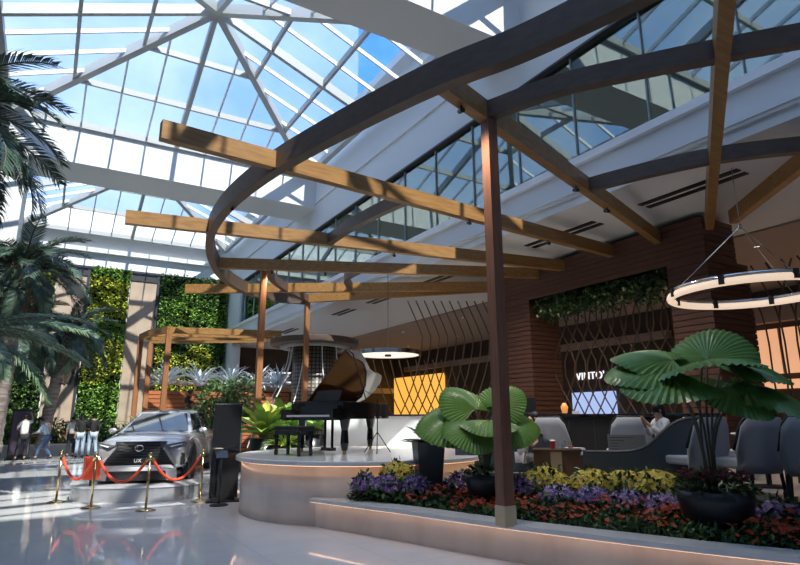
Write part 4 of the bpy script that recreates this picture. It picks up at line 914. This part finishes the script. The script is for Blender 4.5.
# lid hinged along the bass side (-X)
la = A_R(40); ca, sa = math.cos(la), math.sin(la); hx, hz = -W, 0.94
lidp = [(x, y) for x, y in case if y > -0.63]
lid = [(hx + (x - hx) * ca, y, hz + (x - hx) * sa) for x, y in [(-W, -0.25), (W, -0.25), (W, 0.0)] + case[3:]]
MB().slabpoly(lid, (-0.025 * sa, 0, 0.025 * ca)).build('lid', mat('dark_reflective_lacquer', (0.035, 0.016, 0.010), 0.10, coat=0.8), pn)
MB().slabpoly([(-W, -0.62, 0.93), (W, -0.62, 0.93), (W, -0.28, 0.93), (-W, -0.28, 0.93)], (0, 0, 0.02)).build('front_lid', BLACK, pn)
MB().tube([(W - 0.06, 0.02, 0.92), (hx + (W - 0.10 - hx) * ca, 0.0, hz + (W - 0.10 - hx) * sa)], 0.011, 6).build('lid_prop', BLACK, pn)
for x, y in ((-0.62, -0.45), (0.62, -0.45), (-0.25, 1.05)):
    m = MB(); m.lathe([(0.055, 0.07), (0.075, 0.2), (0.06, 0.42), (0.10, 0.62)], (x, y, 0), 8); lg = m.build('leg', BLACK, pn)
    MB().lathe([(0.035, 0.0), (0.035, 0.07)], (x, y, 0), 12).build('caster', BRASS, lg)
MB().box(-0.12, -0.09, -0.32, -0.28, 0.1, 0.62).box(0.09, 0.12, -0.32, -0.28, 0.1, 0.62).box(-0.15, 0.15, -0.36, -0.24, 0.04, 0.10).build('pedal_lyre', BLACK, pn)
for x in (-0.07, 0, 0.07): MB().box(x - 0.015, x + 0.015, -0.46, -0.36, 0.045, 0.06).build('pedal', BRASS, pn)
bn = thing('piano_bench', 'black piano bench before the keyboard on the stage', 'bench', (3.86, 10.14, PZ), A_R(-73.7))
o = MB().box(-0.38, 0.38, -0.17, 0.17, 0.42, 0.50).build('seat', BLACKM, bn); bevel(o, 0.015)
MB().box(-0.36, 0.36, -0.155, 0.155, 0.35, 0.42).build('apron', BLACK, bn)
for x in (-0.33, 0.33):
    for y in (-0.13, 0.13): MB().bar((x, y, 0.36), (x, y, 0), 0.045, 0.045).build('leg', BLACK, bn)
ms = thing('microphone_stand', 'black microphone stand by the piano tail on the stage', 'stand', (5.35, 9.75, PZ))
MB().tube([(0, 0, 0.35), (0, 0, 1.0)], 0.011, 6).build('pole', BLACKM, ms)
for k in range(3):
    a = 2 * PI * k / 3; MB().tube([(0, 0, 0.38), (0.28 * math.cos(a), 0.28 * math.sin(a), 0.01)], 0.009, 6).build('leg', BLACKM, ms)
MB().tube([(0, 0, 1.0), (-0.22, 0.3, 1.2)], 0.008, 6).build('boom', BLACKM, ms)
# black standing panel and sign stand beside the stage
sd = thing('standing_panel', 'tall black standing panel on a base plate left of the marble stage', 'sign', (3.20, 12.15, 0), A_R(-10))
o = MB().box(-0.27, 0.27, -0.03, 0.03, 0.06, 1.88).build('panel', mat('gloss_black_panel', (0.01, 0.01, 0.011), 0.12, coat=0.5), sd); bevel(o, 0.01)
MB().box(-0.33, 0.33, -0.2, 0.2, 0, 0.03).box(-0.22, 0.22, -0.05, 0.05, 0.03, 0.08).build('base_plate', BLACKM, sd)
ss = thing('sign_stand', 'slim black pole stand in front of the tall black panel', 'stand', (2.99, 11.62, 0))
MB().lathe([(0.17, 0), (0.17, 0.02), (0.03, 0.035)], n=24).build('base', BLACKM, ss); MB().tube([(0, 0, 0.03), (0, 0, 0.86)], 0.016, 8).build('pole', BLACKM, ss)
MB().obox((0, 0, 0.92), (0.22, 0.02, 0.16), Matrix.Rotation(-0.6, 3, 'X')).build('sign_holder', BLACK, ss)

# ------------------------------------------------------------------ rope barrier
def stanchion(label, loc):
    t = thing('stanchion', label, 'barrier post', loc, 0, 'brass stanchions')
    MB().lathe([(0.17, 0), (0.17, 0.012), (0.12, 0.03), (0.03, 0.05)], n=32).build('base', BRASS, t, smooth=True)
    MB().lathe([(0.022, 0.04), (0.022, 0.93)], n=14).build('pole', BRASS, t, smooth=True)
    MB().lathe([(0.034, 0.86), (0.034, 0.92), (0.02, 0.93), (0.02, 0.945), (0.034, 0.96), (0.034, 0.985), (0.0, 1.0)], n=16).build('finial', BRASS, t, smooth=True)
    return t
SP = [(0.38, 13.75), (0.92, 12.62), (1.73, 11.70), (2.80, 12.32)]
s0 = stanchion('leftmost brass stanchion of the rope barrier', (*SP[0], 0))
dup(s0, (*SP[1], 0), 0, 'brass stanchion second from left, beside the orange box')
dup(s0, (*SP[2], 0), 0, 'brass stanchion standing before the middle of the car front')
dup(s0, (*SP[3], 0), 0, 'rightmost brass stanchion nearest the black standing panel')
for i, lb in enumerate(('red rope hanging between the two leftmost stanchions', 'red rope hanging in front of the left half of the car', 'red rope hanging in front of the right half of the car')):
    a = Vector((*SP[i], 0.89)); b = Vector((*SP[i + 1], 0.89)); d = (b - a).normalized(); a = a + d * 0.05; b = b - d * 0.05
    t = thing('barrier_rope', lb, 'rope', (a + b) / 2, 0, 'red barrier ropes'); c = (a + b) / 2
    pts = []
    for k in range(21):
        u = k / 20; p = a.lerp(b, u); p.z -= 0.42 * (1 - (2 * u - 1) ** 2); pts.append(p - c)
    MB().tube(pts, 0.026, 10).build('rope', VELVET, t, smooth=True)
    for q, r_ in ((pts[0], pts[1]), (pts[-1], pts[-2])): MB().tube([q, q.lerp(r_, 0.6)], 0.03, 10).build('hook', BRASS, t)
ob = thing('orange_box', 'orange-red donation style box standing by the left stanchions', 'box', (0.93, 13.55, 0), A_R(10))
ob['label'] = 'orange-red box on a slim stand beside the left stanchions'
o = MB().box(-0.14, 0.14, -0.1, 0.1, 0.42, 0.86).build('box_body', mat('orange_red_plastic', (0.75, 0.085, 0.03), 0.4), ob); bevel(o, 0.015)
MB().box(-0.02, 0.02, -0.02, 0.02, 0.02, 0.42).box(-0.12, 0.12, -0.1, 0.1, 0, 0.02).build('stand', FRAME, ob)
# ------------------------------------------------------------------ show car on its plinth (front towards local -Y)
CX, CY, CRZ, PH = 2.59, 15.5, A_R(-22), 0.30
pl = thing('car_plinth', 'low brushed steel plinth under the silver show car', 'plinth', (CX, CY, 0), CRZ)
ell = [(1.5 * math.copysign(abs(math.cos(a)) ** 0.6, math.cos(a)), 2.75 * math.copysign(abs(math.sin(a)) ** 0.6, math.sin(a))) for a in [2 * PI * k / 80 for k in range(80)]]
o = MB().prism(ell, 0, PH - 0.03).build('side_cladding', BRUSHED, pl)
MB().prism([(x * 1.012, y * 1.008) for x, y in ell], PH - 0.03, PH).build('top_plate', mat('satin_steel_plate', (0.70, 0.71, 0.73), 0.3, metal=0.4), pl)
car = thing('car', 'silver crossover car with dark spindle grille on the steel plinth', 'car', (CX, CY, PH), CRZ)
ST = [(-2.16, .80, .30, .62, .70), (-2.10, .87, .24, .72, .80), (-1.85, .915, .21, .84, .92), (-1.4, .92, .2, .90, .99), (-.9, .92, .2, .95, 1.04), (-.2, .92, .2, .97, 1.03), (.6, .92, .2, .98, 1.03), (1.3, .92, .2, 1.0, 1.04), (1.85, .90, .24, 1.0, 1.04), (2.14, .86, .30, .96, 1.0), (2.2, .80, .40, .88, .92)]
m = MB(); vs = []
for y, w_, zb, zs, zt in ST:
    half = [(0, zb), (w_ * .80, zb), (w_ * .97, zb + .10), (w_, zb + .28), (w_ * .985, (zb + .3 + zs) / 2 + .04), (w_ * .955, zs), (w_ * .80, zs + (zt - zs) * .72), (w_ * .40, zt - .005), (0, zt)]
    full = half + [(-x, z) for x, z in half[-2:0:-1]]
    vs += [(x, y, z) for x, z in full]
R = 16; fs = []
for j in range(len(ST) - 1):
    for i in range(R): fs.append((j * R + i, j * R + (i + 1) % R, (j + 1) * R + (i + 1) % R, (j + 1) * R + i))
fs += [tuple(range(R))[::-1], tuple((len(ST) - 1) * R + i for i in range(R))]
m.add(vs, fs); o = m.build('body', SILVER, car, smooth=True); subsurf(o, 1)
# cabin
def lerp(a, b, t): return tuple(x + (y - x) * t for x, y in zip(a, b))
base = [(-.80, -.98), (.80, -.98), (.84, .2), (.84, 1.3), (.74, 2.02), (-.74, 2.02), (-.84, 1.3), (-.84, .2)]
top = [(-.56, -.16), (.56, -.16), (.63, .35), (.62, 1.15), (.55, 1.55), (-.55, 1.55), (-.62, 1.15), (-.63, .35)]
m = MB(); zt = [1.44, 1.44, 1.485, 1.46, 1.40, 1.40, 1.46, 1.485]
vs = [(x, y, 0.98) for x, y in base] + [(x, y, z) for (x, y), z in zip(top, zt)] + [(0, -.16, 1.47), (0, .4, 1.52), (0, 1.15, 1.50), (0, 1.55, 1.43)]
fs = [(i, (i + 1) % 8, 8 + (i + 1) % 8, 8 + i) for i in range(8)]
fs += [(8, 16, 17, 15), (16, 9, 10, 17), (15, 17, 18, 14), (17, 10, 11, 18), (14, 18, 19, 13), (18, 11, 12, 19), (16, 8, 9), (19, 12, 13)]
m.add(vs, fs); o = m.build('cabin', SILVER, car); bevel(o, 0.03, 2)
def pane(name, quad, mtl, inset=(0.06, 0.10), off=0.012, parent=None):
    a, b, c, d = [Vector(q) for q in quad]; n = (b - a).cross(d - a).normalized()
    def P(u, v): return (a.lerp(b, u)).lerp(d.lerp(c, u), v)
    i, j = inset; q = [P(i, j), P(1 - i, j), P(1 - i, 1 - j), P(i, 1 - j)]
    return MB().slabpoly([p - n * 0.004 for p in q], n * (off + .004)).build(name, mtl, parent or car)
B3 = [Vector((x, y, .98)) for x, y in base]; T3 = [Vector((x, y, z)) for (x, y), z in zip(top, zt)]
pane('windscreen', (B3[0], B3[1], T3[1], T3[0]), CARGLASS, (0.05, 0.07))
pane('rear_window', (B3[4], B3[5], T3[5], T3[4]), CARGLASS, (0.08, 0.12))
for i, j in ((1, 2), (2, 3), (3, 4), (7, 0), (6, 7), (5, 6)): pane('side_window', (B3[i], B3[j], T3[j], T3[i]), CARGLASS, (0.05, 0.10))
def nose(x, z): return -2.175 - 0.02 * math.exp(-(x / .5) ** 2) + 0.30 * max(0, (abs(x) - .62)) ** 1.2 * 2.2 + max(0, z - .66) * 0.42
def plate(name, poly, mtl, parent, th=0.05, off=0.0):            # trim piece following the car nose, outline in (x, z)
    pts = []
    for i in range(len(poly)):
        a, b = poly[i], poly[(i + 1) % len(poly)]; n = max(1, int(math.hypot(b[0] - a[0], b[1] - a[1]) / .12))
        for k in range(n): pts.append((a[0] + (b[0] - a[0]) * k / n, a[1] + (b[1] - a[1]) * k / n))
    return MB().slabpoly([(x, nose(x, z) - off, z) for x, z in pts], (0, th, 0)).build(name, mtl, parent)
gr = plate('grille', [(-.50, .83), (.50, .83), (.44, .70), (.70, .36), (.66, .28), (-.66, .28), (-.70, .36), (-.44, .70)], BLACKM, car, .10, .02)
m = MB()
for k in range(9):
    z = .33 + k * .055; hw = .66 - (z - .36) * .65 if z < .70 else .46
    m.tube([(x, nose(x, z) - .03, z) for x in (-hw, -hw / 2, 0, hw / 2, hw)], .006, 5)
m.build('grille_bar', FRAME, gr)
for s in (1, -1):
    def q(pts): return [(s * x, z) for x, z in (pts if s > 0 else pts[::-1])]
    hl = plate('headlamp', q([(.46, .75), (.84, .82), (.90, .80), (.86, .71), (.60, .70)]), LAMPGLASS, car, .08, .03)
    plate('lamp_light', q([(.60, .735), (.82, .775), (.83, .765), (.62, .715)]), mat('lamp_white', (0.85, 0.88, 0.9), 0.2), hl, .03, .05)
    plate('grille_flank', q([(.46, .70), (.52, .70), (.78, .36), (.70, .36)]), SILVER, car, .08, .035)
    plate('air_duct', q([(.80, .60), (.88, .58), (.89, .36), (.82, .34)]), BLACKM, car, .06, .03)
plate('bumper_trim', [(-.66, .36), (.66, .36), (.74, .28), (.76, .06), (.60, .06), (.56, .25), (-.56, .25), (-.60, .06), (-.76, .06), (-.74, .28)], mat('bright_silver_trim', (0.75, 0.76, 0.77), 0.25, metal=0.4), car, .10, .07)
plate('lower_intake', [(-.56, .25), (.56, .25), (.60, .06), (-.60, .06)], BLACKM, car, .10, .03)
pt = plate('number_plate', [(-.26, .50), (.26, .50), (.26, .40), (-.26, .40)], BLACKM, car, .03, .06)
lt = bpy.data.objects.new('lettering', text_mesh('UX', 0.10, 0.004)); lt.data.materials.append(RAFTER); COL.objects.link(lt); lt.parent = pt; lt.location = (0, nose(0, .45) - .065, .45); lt.rotation_euler = (PI / 2, 0, 0)
em = MB(); ring = [(.085 * math.cos(2 * PI * k / 24), nose(0, .73) - .05, .70 + .058 * math.sin(2 * PI * k / 24)) for k in range(25)]
em.tube(ring, .009, 6).tube([(-.03, ring[0][1], .74), (-.045, ring[0][1], .67), (.05, ring[0][1], .67)], .009, 6); em.build('emblem', CHROME, car)
MB().box(-.80, .80, -2.0, 2.0, .16, .24).build('underbody', BLACKM, car)
for s in (1, -1):
    mi_ = MB(); mi_.ball((s * 1.0, -.72, 1.03), .10, (1.0, .5, .6)); o = mi_.build('door_mirror', SILVER, car, smooth=True)
    MB().box(min(s * .84, s * .96), max(s * .84, s * .96), -.74, -.70, .99, 1.03).build('mirror_arm', BLACKM, o)
    for zz in (-.05, 1.05): MB().box(min(s * .905, s * .935), max(s * .905, s * .935), zz + .55, zz + .75, .82, .85).build('door_handle', CHROME, car)
    MB().box(min(s * .90, s * .935), max(s * .90, s * .935), -1.0, 1.1, .20, .33).build('sill_trim', BLACKM, car)
    for y in (-1.33, 1.33):
        def wl(prof): 
            m = MB(); m.lathe(prof, n=32); m.v = [(s * (.80 + z), y + x * 1.0, .335 + yy) for x, yy, z in m.v]; return m
        a_ = MB(); a_.lathe([(.40, .095), (.40, .135), (.335, .135), (.335, .095)], n=32, closed=True); a_.v = [(s * (.80 + z), y + x, .34 + yy) for x, yy, z in a_.v if True]; a_.build('wheel_arch', BLACKM, car)
        w_ = wl([(.20, -.1), (.325, -.09), (.335, .02), (.325, .13), (.22, .135)]).build('tyre', TYRE, car, smooth=True)
        r_ = wl([(.22, .09), (.225, .128), (.20, .13), (.20, .095)]); r_.build('rim', CHROME, w_)
        d_ = MB()
        for k in range(10):
            a = 2 * PI * k / 10; d_.bar((s * .905, y + .03 * math.cos(a), .335 + .03 * math.sin(a)), (s * .915, y + .21 * math.cos(a + .1), .335 + .21 * math.sin(a + .1)), .03, .035, up=(1, 0, 0))
        d_.tube([(s * .88, y, .335), (s * .93, y, .335)], .05, 12); d_.build('spoke', CHROME, w_)
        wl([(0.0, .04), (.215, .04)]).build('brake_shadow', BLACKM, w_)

# ------------------------------------------------------------------ people
def skin(name, V, E, RAD, root, m, parent, lv=1):
    me = bpy.data.meshes.new(name); me.from_pydata([tuple(v) for v in V], E, []); o = bpy.data.objects.new(name, me); COL.objects.link(o)
    md = o.modifiers.new('skin', 'SKIN'); md.use_smooth_shade = True
    sv = me.skin_vertices[0].data
    for i, r in enumerate(RAD):
        sv[i].radius = (r, r) if not isinstance(r, tuple) else r; sv[i].use_root = (i == root)
    ss_ = o.modifiers.new('sub', 'SUBSURF'); ss_.levels = lv; ss_.render_levels = lv
    dg = bpy.context.evaluated_depsgraph_get(); nm = bpy.data.meshes.new_from_object(o.evaluated_get(dg)); nm.materials.clear(); nm.materials.append(m)
    bpy.data.objects.remove(o); bpy.data.meshes.remove(me)
    o2 = bpy.data.objects.new(name, nm); COL.objects.link(o2); o2.parent = parent; return o2
STAND = dict(pelvis=(0, 0, .93), waist=(0, 0, 1.08), chest=(0, .01, 1.28), nb=(0, 0, 1.44), neck=(0, .01, 1.51), head=(0, .025, 1.60), top=(0, .02, 1.685),
             shL=(-.17, 0, 1.41), elL=(-.22, -.03, 1.13), wrL=(-.215, .08, .90), shR=(.17, 0, 1.41), elR=(.22, -.03, 1.13), wrR=(.215, .08, .90),
             hpL=(-.09, 0, .90), knL=(-.10, .02, .49), anL=(-.105, -.02, .09), toL=(-.12, .13, .035), hpR=(.09, 0, .90), knR=(.10, .02, .49), anR=(.105, -.02, .09), toR=(.12, .13, .035))
def person(label, loc, rz, top_m, leg_m, pose=None, scale=1.0, hair='short', shoe=BLACKM, sleeve=0.55, face=True):
    P = {k: Vector(v) for k, v in STAND.items()}
    for k, v in (pose or {}).items(): P[k] = Vector(v)
    t = thing('person', label, 'person', loc, rz); t.scale = (scale,) * 3
    V = []; E = []; Rr = []; ix = {}
    def add(k, p, r, par=None):
        ix[k] = len(V); V.append(Vector(p)); Rr.append(r)
        if par: E.append((ix[par], ix[k]))
    add('pelvis', P['pelvis'], (.145, .11)); add('waist', P['waist'], (.125, .10), 'pelvis'); add('chest', P['chest'], (.15, .105), 'waist'); add('nb', P['nb'], (.075, .065), 'chest'); add('neck', P['neck'], .052, 'nb')
    add('head', P['head'], (.078, .092), 'neck'); add('top', P['top'], (.06, .07), 'head')
    for s in 'LR':
        add('sh' + s, P['sh' + s], .058, 'nb'); add('el' + s, P['el' + s], .040, 'sh' + s); add('wr' + s, P['wr' + s], .027, 'el' + s)
        d = (P['wr' + s] - P['el' + s]).normalized(); sd = d.cross(Vector((0, 1, 0.2))).normalized(); palm_ = P['wr' + s] + d * .06
        add('pa' + s, palm_, (.036, .020), 'wr' + s)
        for k in range(4):
            q = palm_ + d * .035 + sd * (k - 1.5) * .019; L = (.055, .07, .075, .06)[k]
            add('f%d%s' % (k, s), q, .0095, 'pa' + s); n_ = d.cross(sd)
            add('g%d%s' % (k, s), q + d * L * .55 + n_ * .008, .009, 'f%d%s' % (k, s)); add('h%d%s' % (k, s), q + d * L * .95 + n_ * .024, .0075, 'g%d%s' % (k, s))
        q = palm_ - sd * .038 - d * .01; add('t0' + s, q, .011, 'pa' + s); add('t1' + s, q + d * .04 - sd * .012, .0095, 't0' + s)
        add('hp' + s, P['hp' + s], .088, 'pelvis'); add('kn' + s, P['kn' + s], .056, 'hp' + s); add('an' + s, P['an' + s], .038, 'kn' + s); add('to' + s, P['to' + s], (.04, .028), 'an' + s)
    body = skin('body', V, E, Rr, 0, SKIN, t)
    def clothes(name, keys, edges, grow, m):
        jj = {k: i for i, k in enumerate(keys)}; vv = [P2_[k] for k in keys]; rr2 = [r_(k) for k in keys]
        return skin(name, vv, [(jj[a], jj[b]) for a, b in edges], rr2, 0, m, t)
    P2_ = dict(P); 
    for s in 'LR':
        P2_['cu' + s] = P['sh' + s].lerp(P['el' + s], sleeve * 1.6) if sleeve < .62 else P['el' + s].lerp(P['wr' + s], (sleeve - .62) / .38 * .92)
        P2_['hem' + s] = P['kn' + s].lerp(P['an' + s], .92)
        P2_['u' + s] = P['chest'].lerp(P['sh' + s], 0.4)
    RT = dict(pelvis=(.165, .13), waist=(.148, .12), chest=(.172, .128), nb=(.086, .078)); 
    def r_(k):
        if k in RT: return RT[k]
        if k[:2] == 'sh': return .075
        if k[:2] == 'el': return .056
        if k[:2] == 'cu': return .06 if sleeve < .62 else .042
        if k[:2] == 'hp': return .108
        if k[:2] == 'kn': return .076
        if k[:3] == 'hem': return .064
        return .05
    keys = ['pelvis', 'waist', 'chest', 'nb', 'shL', 'shR'] + (['cuL', 'cuR'] if sleeve < .62 else ['elL', 'elR', 'cuL', 'cuR'])
    ed = [('pelvis', 'waist'), ('waist', 'chest'), ('chest', 'nb'), ('nb', 'shL'), ('nb', 'shR')] + ([('shL', 'cuL'), ('shR', 'cuR')] if sleeve < .62 else [('shL', 'elL'), ('elL', 'cuL'), ('shR', 'elR'), ('elR', 'cuR')])
    clothes('top', keys, ed, 1, top_m)
    RT['pelvis'] = (.155, .122)
    clothes('trousers', ['pelvis', 'hpL', 'knL', 'hemL', 'hpR', 'knR', 'hemR'], [('pelvis', 'hpL'), ('hpL', 'knL'), ('knL', 'hemL'), ('pelvis', 'hpR'), ('hpR', 'knR'), ('knR', 'hemR')], 1, leg_m)
    for s in 'LR':
        a, b = P['an' + s], P['to' + s]; d = (b - a); d.z = 0; 
        skin('shoe', [Vector((a.x, a.y, max(a.z - .03, .045))) - d.normalized() * .03, a.lerp(b, .55) + Vector((0, 0, -.005)), b + d.normalized() * .03], [(0, 1), (1, 2)], [.05, .05, .042], 0, shoe, t)
    h = MB(); up_ = (P['top'] - P['neck']).normalized(); c = P['head'] + up_ * .035; fwd_ = Vector((0, 1, 0)); fwd_ = (fwd_ - up_ * fwd_.dot(up_)).normalized()
    h.ball(c - fwd_ * .022, .104, (.93, 1.0, 1.0), 16, 10)
    if hair == 'long': h.ball(c - fwd_ * .055 - up_ * .10, .085, (1.0, .62, 1.5), 14, 8)
    if hair == 'bun': h.ball(c - fwd_ * .10 + up_ * .03, .05)
    h.build('hair', HAIR, t, smooth=True)
    if face:
        f = MB(); sdv = up_.cross(fwd_)
        for s in (-1, 1): f.ball(P['head'] + fwd_ * .083 + sdv * .03 * s + up_ * .005, .012, nu=8, nv=6)
        f.build('eyes', BLACKM, t, smooth=True)
        MB().ball(P['head'] + fwd_ * .098 - up_ * .02, .014, (.8, 1, 1.4), 8, 6).ball(P['head'] + fwd_ * .086 - up_ * .055, .02, (1, .4, .35), 8, 6).ball(P['head'] + sdv * .088, .022, (.35, .8, 1.3), 8, 6).ball(P['head'] - sdv * .088, .022, (.35, .8, 1.3), 8, 6).build('face_features', SKIN, t, smooth=True)
    return t
CW = mat('white_cotton', (0.72, 0.72, 0.70), 0.85); CB = mat('black_cotton', (0.012, 0.012, 0.014), 0.85); CJ = mat('light_blue_denim', (0.36, 0.45, 0.56), 0.85); CD = mat('dark_blue_denim', (0.05, 0.085, 0.17), 0.85); CL = mat('pale_blue_cotton', (0.52, 0.63, 0.74), 0.85); CG = mat('charcoal_cloth', (0.02, 0.022, 0.028), 0.85)
person('person in white tee and dark trousers leaning a raised arm on the black sign board', (-0.62, 28.35, 0), A_R(12), CW, CG, dict(shR=(.17, .03, 1.43), elR=(.30, .25, 1.50), wrR=(.26, .36, 1.68), elL=(-.24, .10, 1.16), wrL=(-.12, .26, 1.12), anL=(-.22, -.12, .09), knL=(-.15, -.03, .49), toL=(-.24, .03, .035)), 1.03)
person('person in pale blue shirt and dark jeans bending by the black sign board', (0.12, 28.5, 0), A_R(75), CL, CD, dict(pelvis=(0, -.08, .90), waist=(0, -.03, 1.04), chest=(0, .06, 1.23), nb=(0, .13, 1.38), neck=(0, .17, 1.45), head=(0, .22, 1.53), top=(0, .25, 1.61), shL=(-.17, .12, 1.35), shR=(.17, .12, 1.35), elL=(-.2, .20, 1.10), wrL=(-.1, .38, 1.05), elR=(.2, .20, 1.10), wrR=(.1, .38, 1.05), hpL=(-.09, -.07, .87), hpR=(.09, -.07, .87), knL=(-.10, .16, .48), anL=(-.11, .22, .09), toL=(-.12, .37, .035), knR=(.10, -.02, .47), anR=(.11, -.28, .10), toR=(.12, -.14, .035)), 1.0, sleeve=.95)
person('person in white top and dark trousers half hidden behind the pair in black', (1.12, 29.5, 0), A_R(10), CW, CG, scale=0.98)
person('person in black top and light jeans, left of the close pair before the planter', (1.42, 28.7, 0), A_R(-8), CB, CJ, dict(elR=(.26, .06, 1.22), wrR=(.10, .20, 1.14)), 1.04, hair='long', sleeve=.8)
person('person in black top and light jeans, right of the close pair nearest the car', (1.86, 28.75, 0), A_R(14), CB, CJ, dict(elL=(-.26, .06, 1.22), wrL=(-.10, .20, 1.14), anR=(.20, -.02, .09), knR=(.15, .02, .49), toR=(.23, .13, .035)), 1.05, sleeve=.8)
person('person in dark suit standing behind the white wall beyond the piano', (6.55, 12.95, 0.6), A_R(140), CG, CG, scale=0.86, sleeve=.97)
SEAT = dict(pelvis=(0, 0, .52), waist=(0, 0.02, .68), chest=(0, .04, .88), nb=(0, .04, 1.03), neck=(0, .06, 1.10), head=(0, .09, 1.19), top=(0, .10, 1.27), shL=(-.17, .04, 1.0), shR=(.17, .04, 1.0), elL=(-.22, .12, .75), wrL=(-.10, .32, .82), elR=(.22, .12, .75), wrR=(.10, .32, .82),
            hpL=(-.09, .04, .50), knL=(-.11, .44, .50), anL=(-.12, .46, .10), toL=(-.12, .60, .04), hpR=(.09, .04, .50), knR=(.11, .44, .50), anR=(.12, .46, .10), toR=(.12, .60, .04))
SC = {k: Vector(v) for k, v in SEAT.items()}
person('dark haired person in white shirt sitting in the dark sofa holding a phone', (7.98, 5.62, FZ - 0.02), A_R(65), CW, CG, dict(SEAT, elL=(-.2, .16, .80), wrL=(-.06, .30, .98), elR=(.2, .16, .80), wrR=(.06, .30, .98)), 0.92, hair='long', sleeve=.95)
ph = thing('phone', 'dark phone held up by the person in the sofa', 'phone', (7.73, 5.76, FZ + 0.98), A_R(65)); o = MB().box(-.036, .036, -.004, .004, 0, .15).build('phone_body', BLACKM, ph); MB().box(-.032, .032, -.0052, -.004, .01, .14).build('phone_screen', LAMPGLASS, o)
person('person in black bowing forward on the low sofa behind the smaller fan palm', (7.15, 8.15, FZ - 0.02), A_R(-120), CB, CG, dict(SEAT, waist=(0, .08, .66), chest=(0, .20, .82), nb=(0, .32, .93), neck=(0, .38, .96), head=(0, .46, .98), top=(0, .54, 1.0), shL=(-.17, .30, .93), shR=(.17, .30, .93), elL=(-.22, .40, .70), elR=(.22, .40, .70), wrL=(-.10, .58, .62), wrR=(.10, .58, .62)), 1.0, hair='short', sleeve=.95)
person('child in white shirt sitting by the dark wooden table', (6.85, 7.50, FZ - 0.02), A_R(-100), CW, CW, SEAT, 0.72, sleeve=.6, shoe=RAFTER)
sb_ = thing('sign_board', 'tall black sign board with visitors in front at far left', 'sign', (-0.75, 28.85, 0), A_R(8))
o = MB().box(-.38, .38, -.04, .04, 0.08, 2.0).build('panel', BLACKM, sb_); bevel(o, .01); MB().box(-.33, .33, -.046, -.04, .2, 1.9).build('printed_face', mat('plum_print', (0.10, 0.075, 0.12), 0.3), sb_); MB().box(-.42, .42, -.2, .2, 0, .08).build('base', BLACKM, sb_)
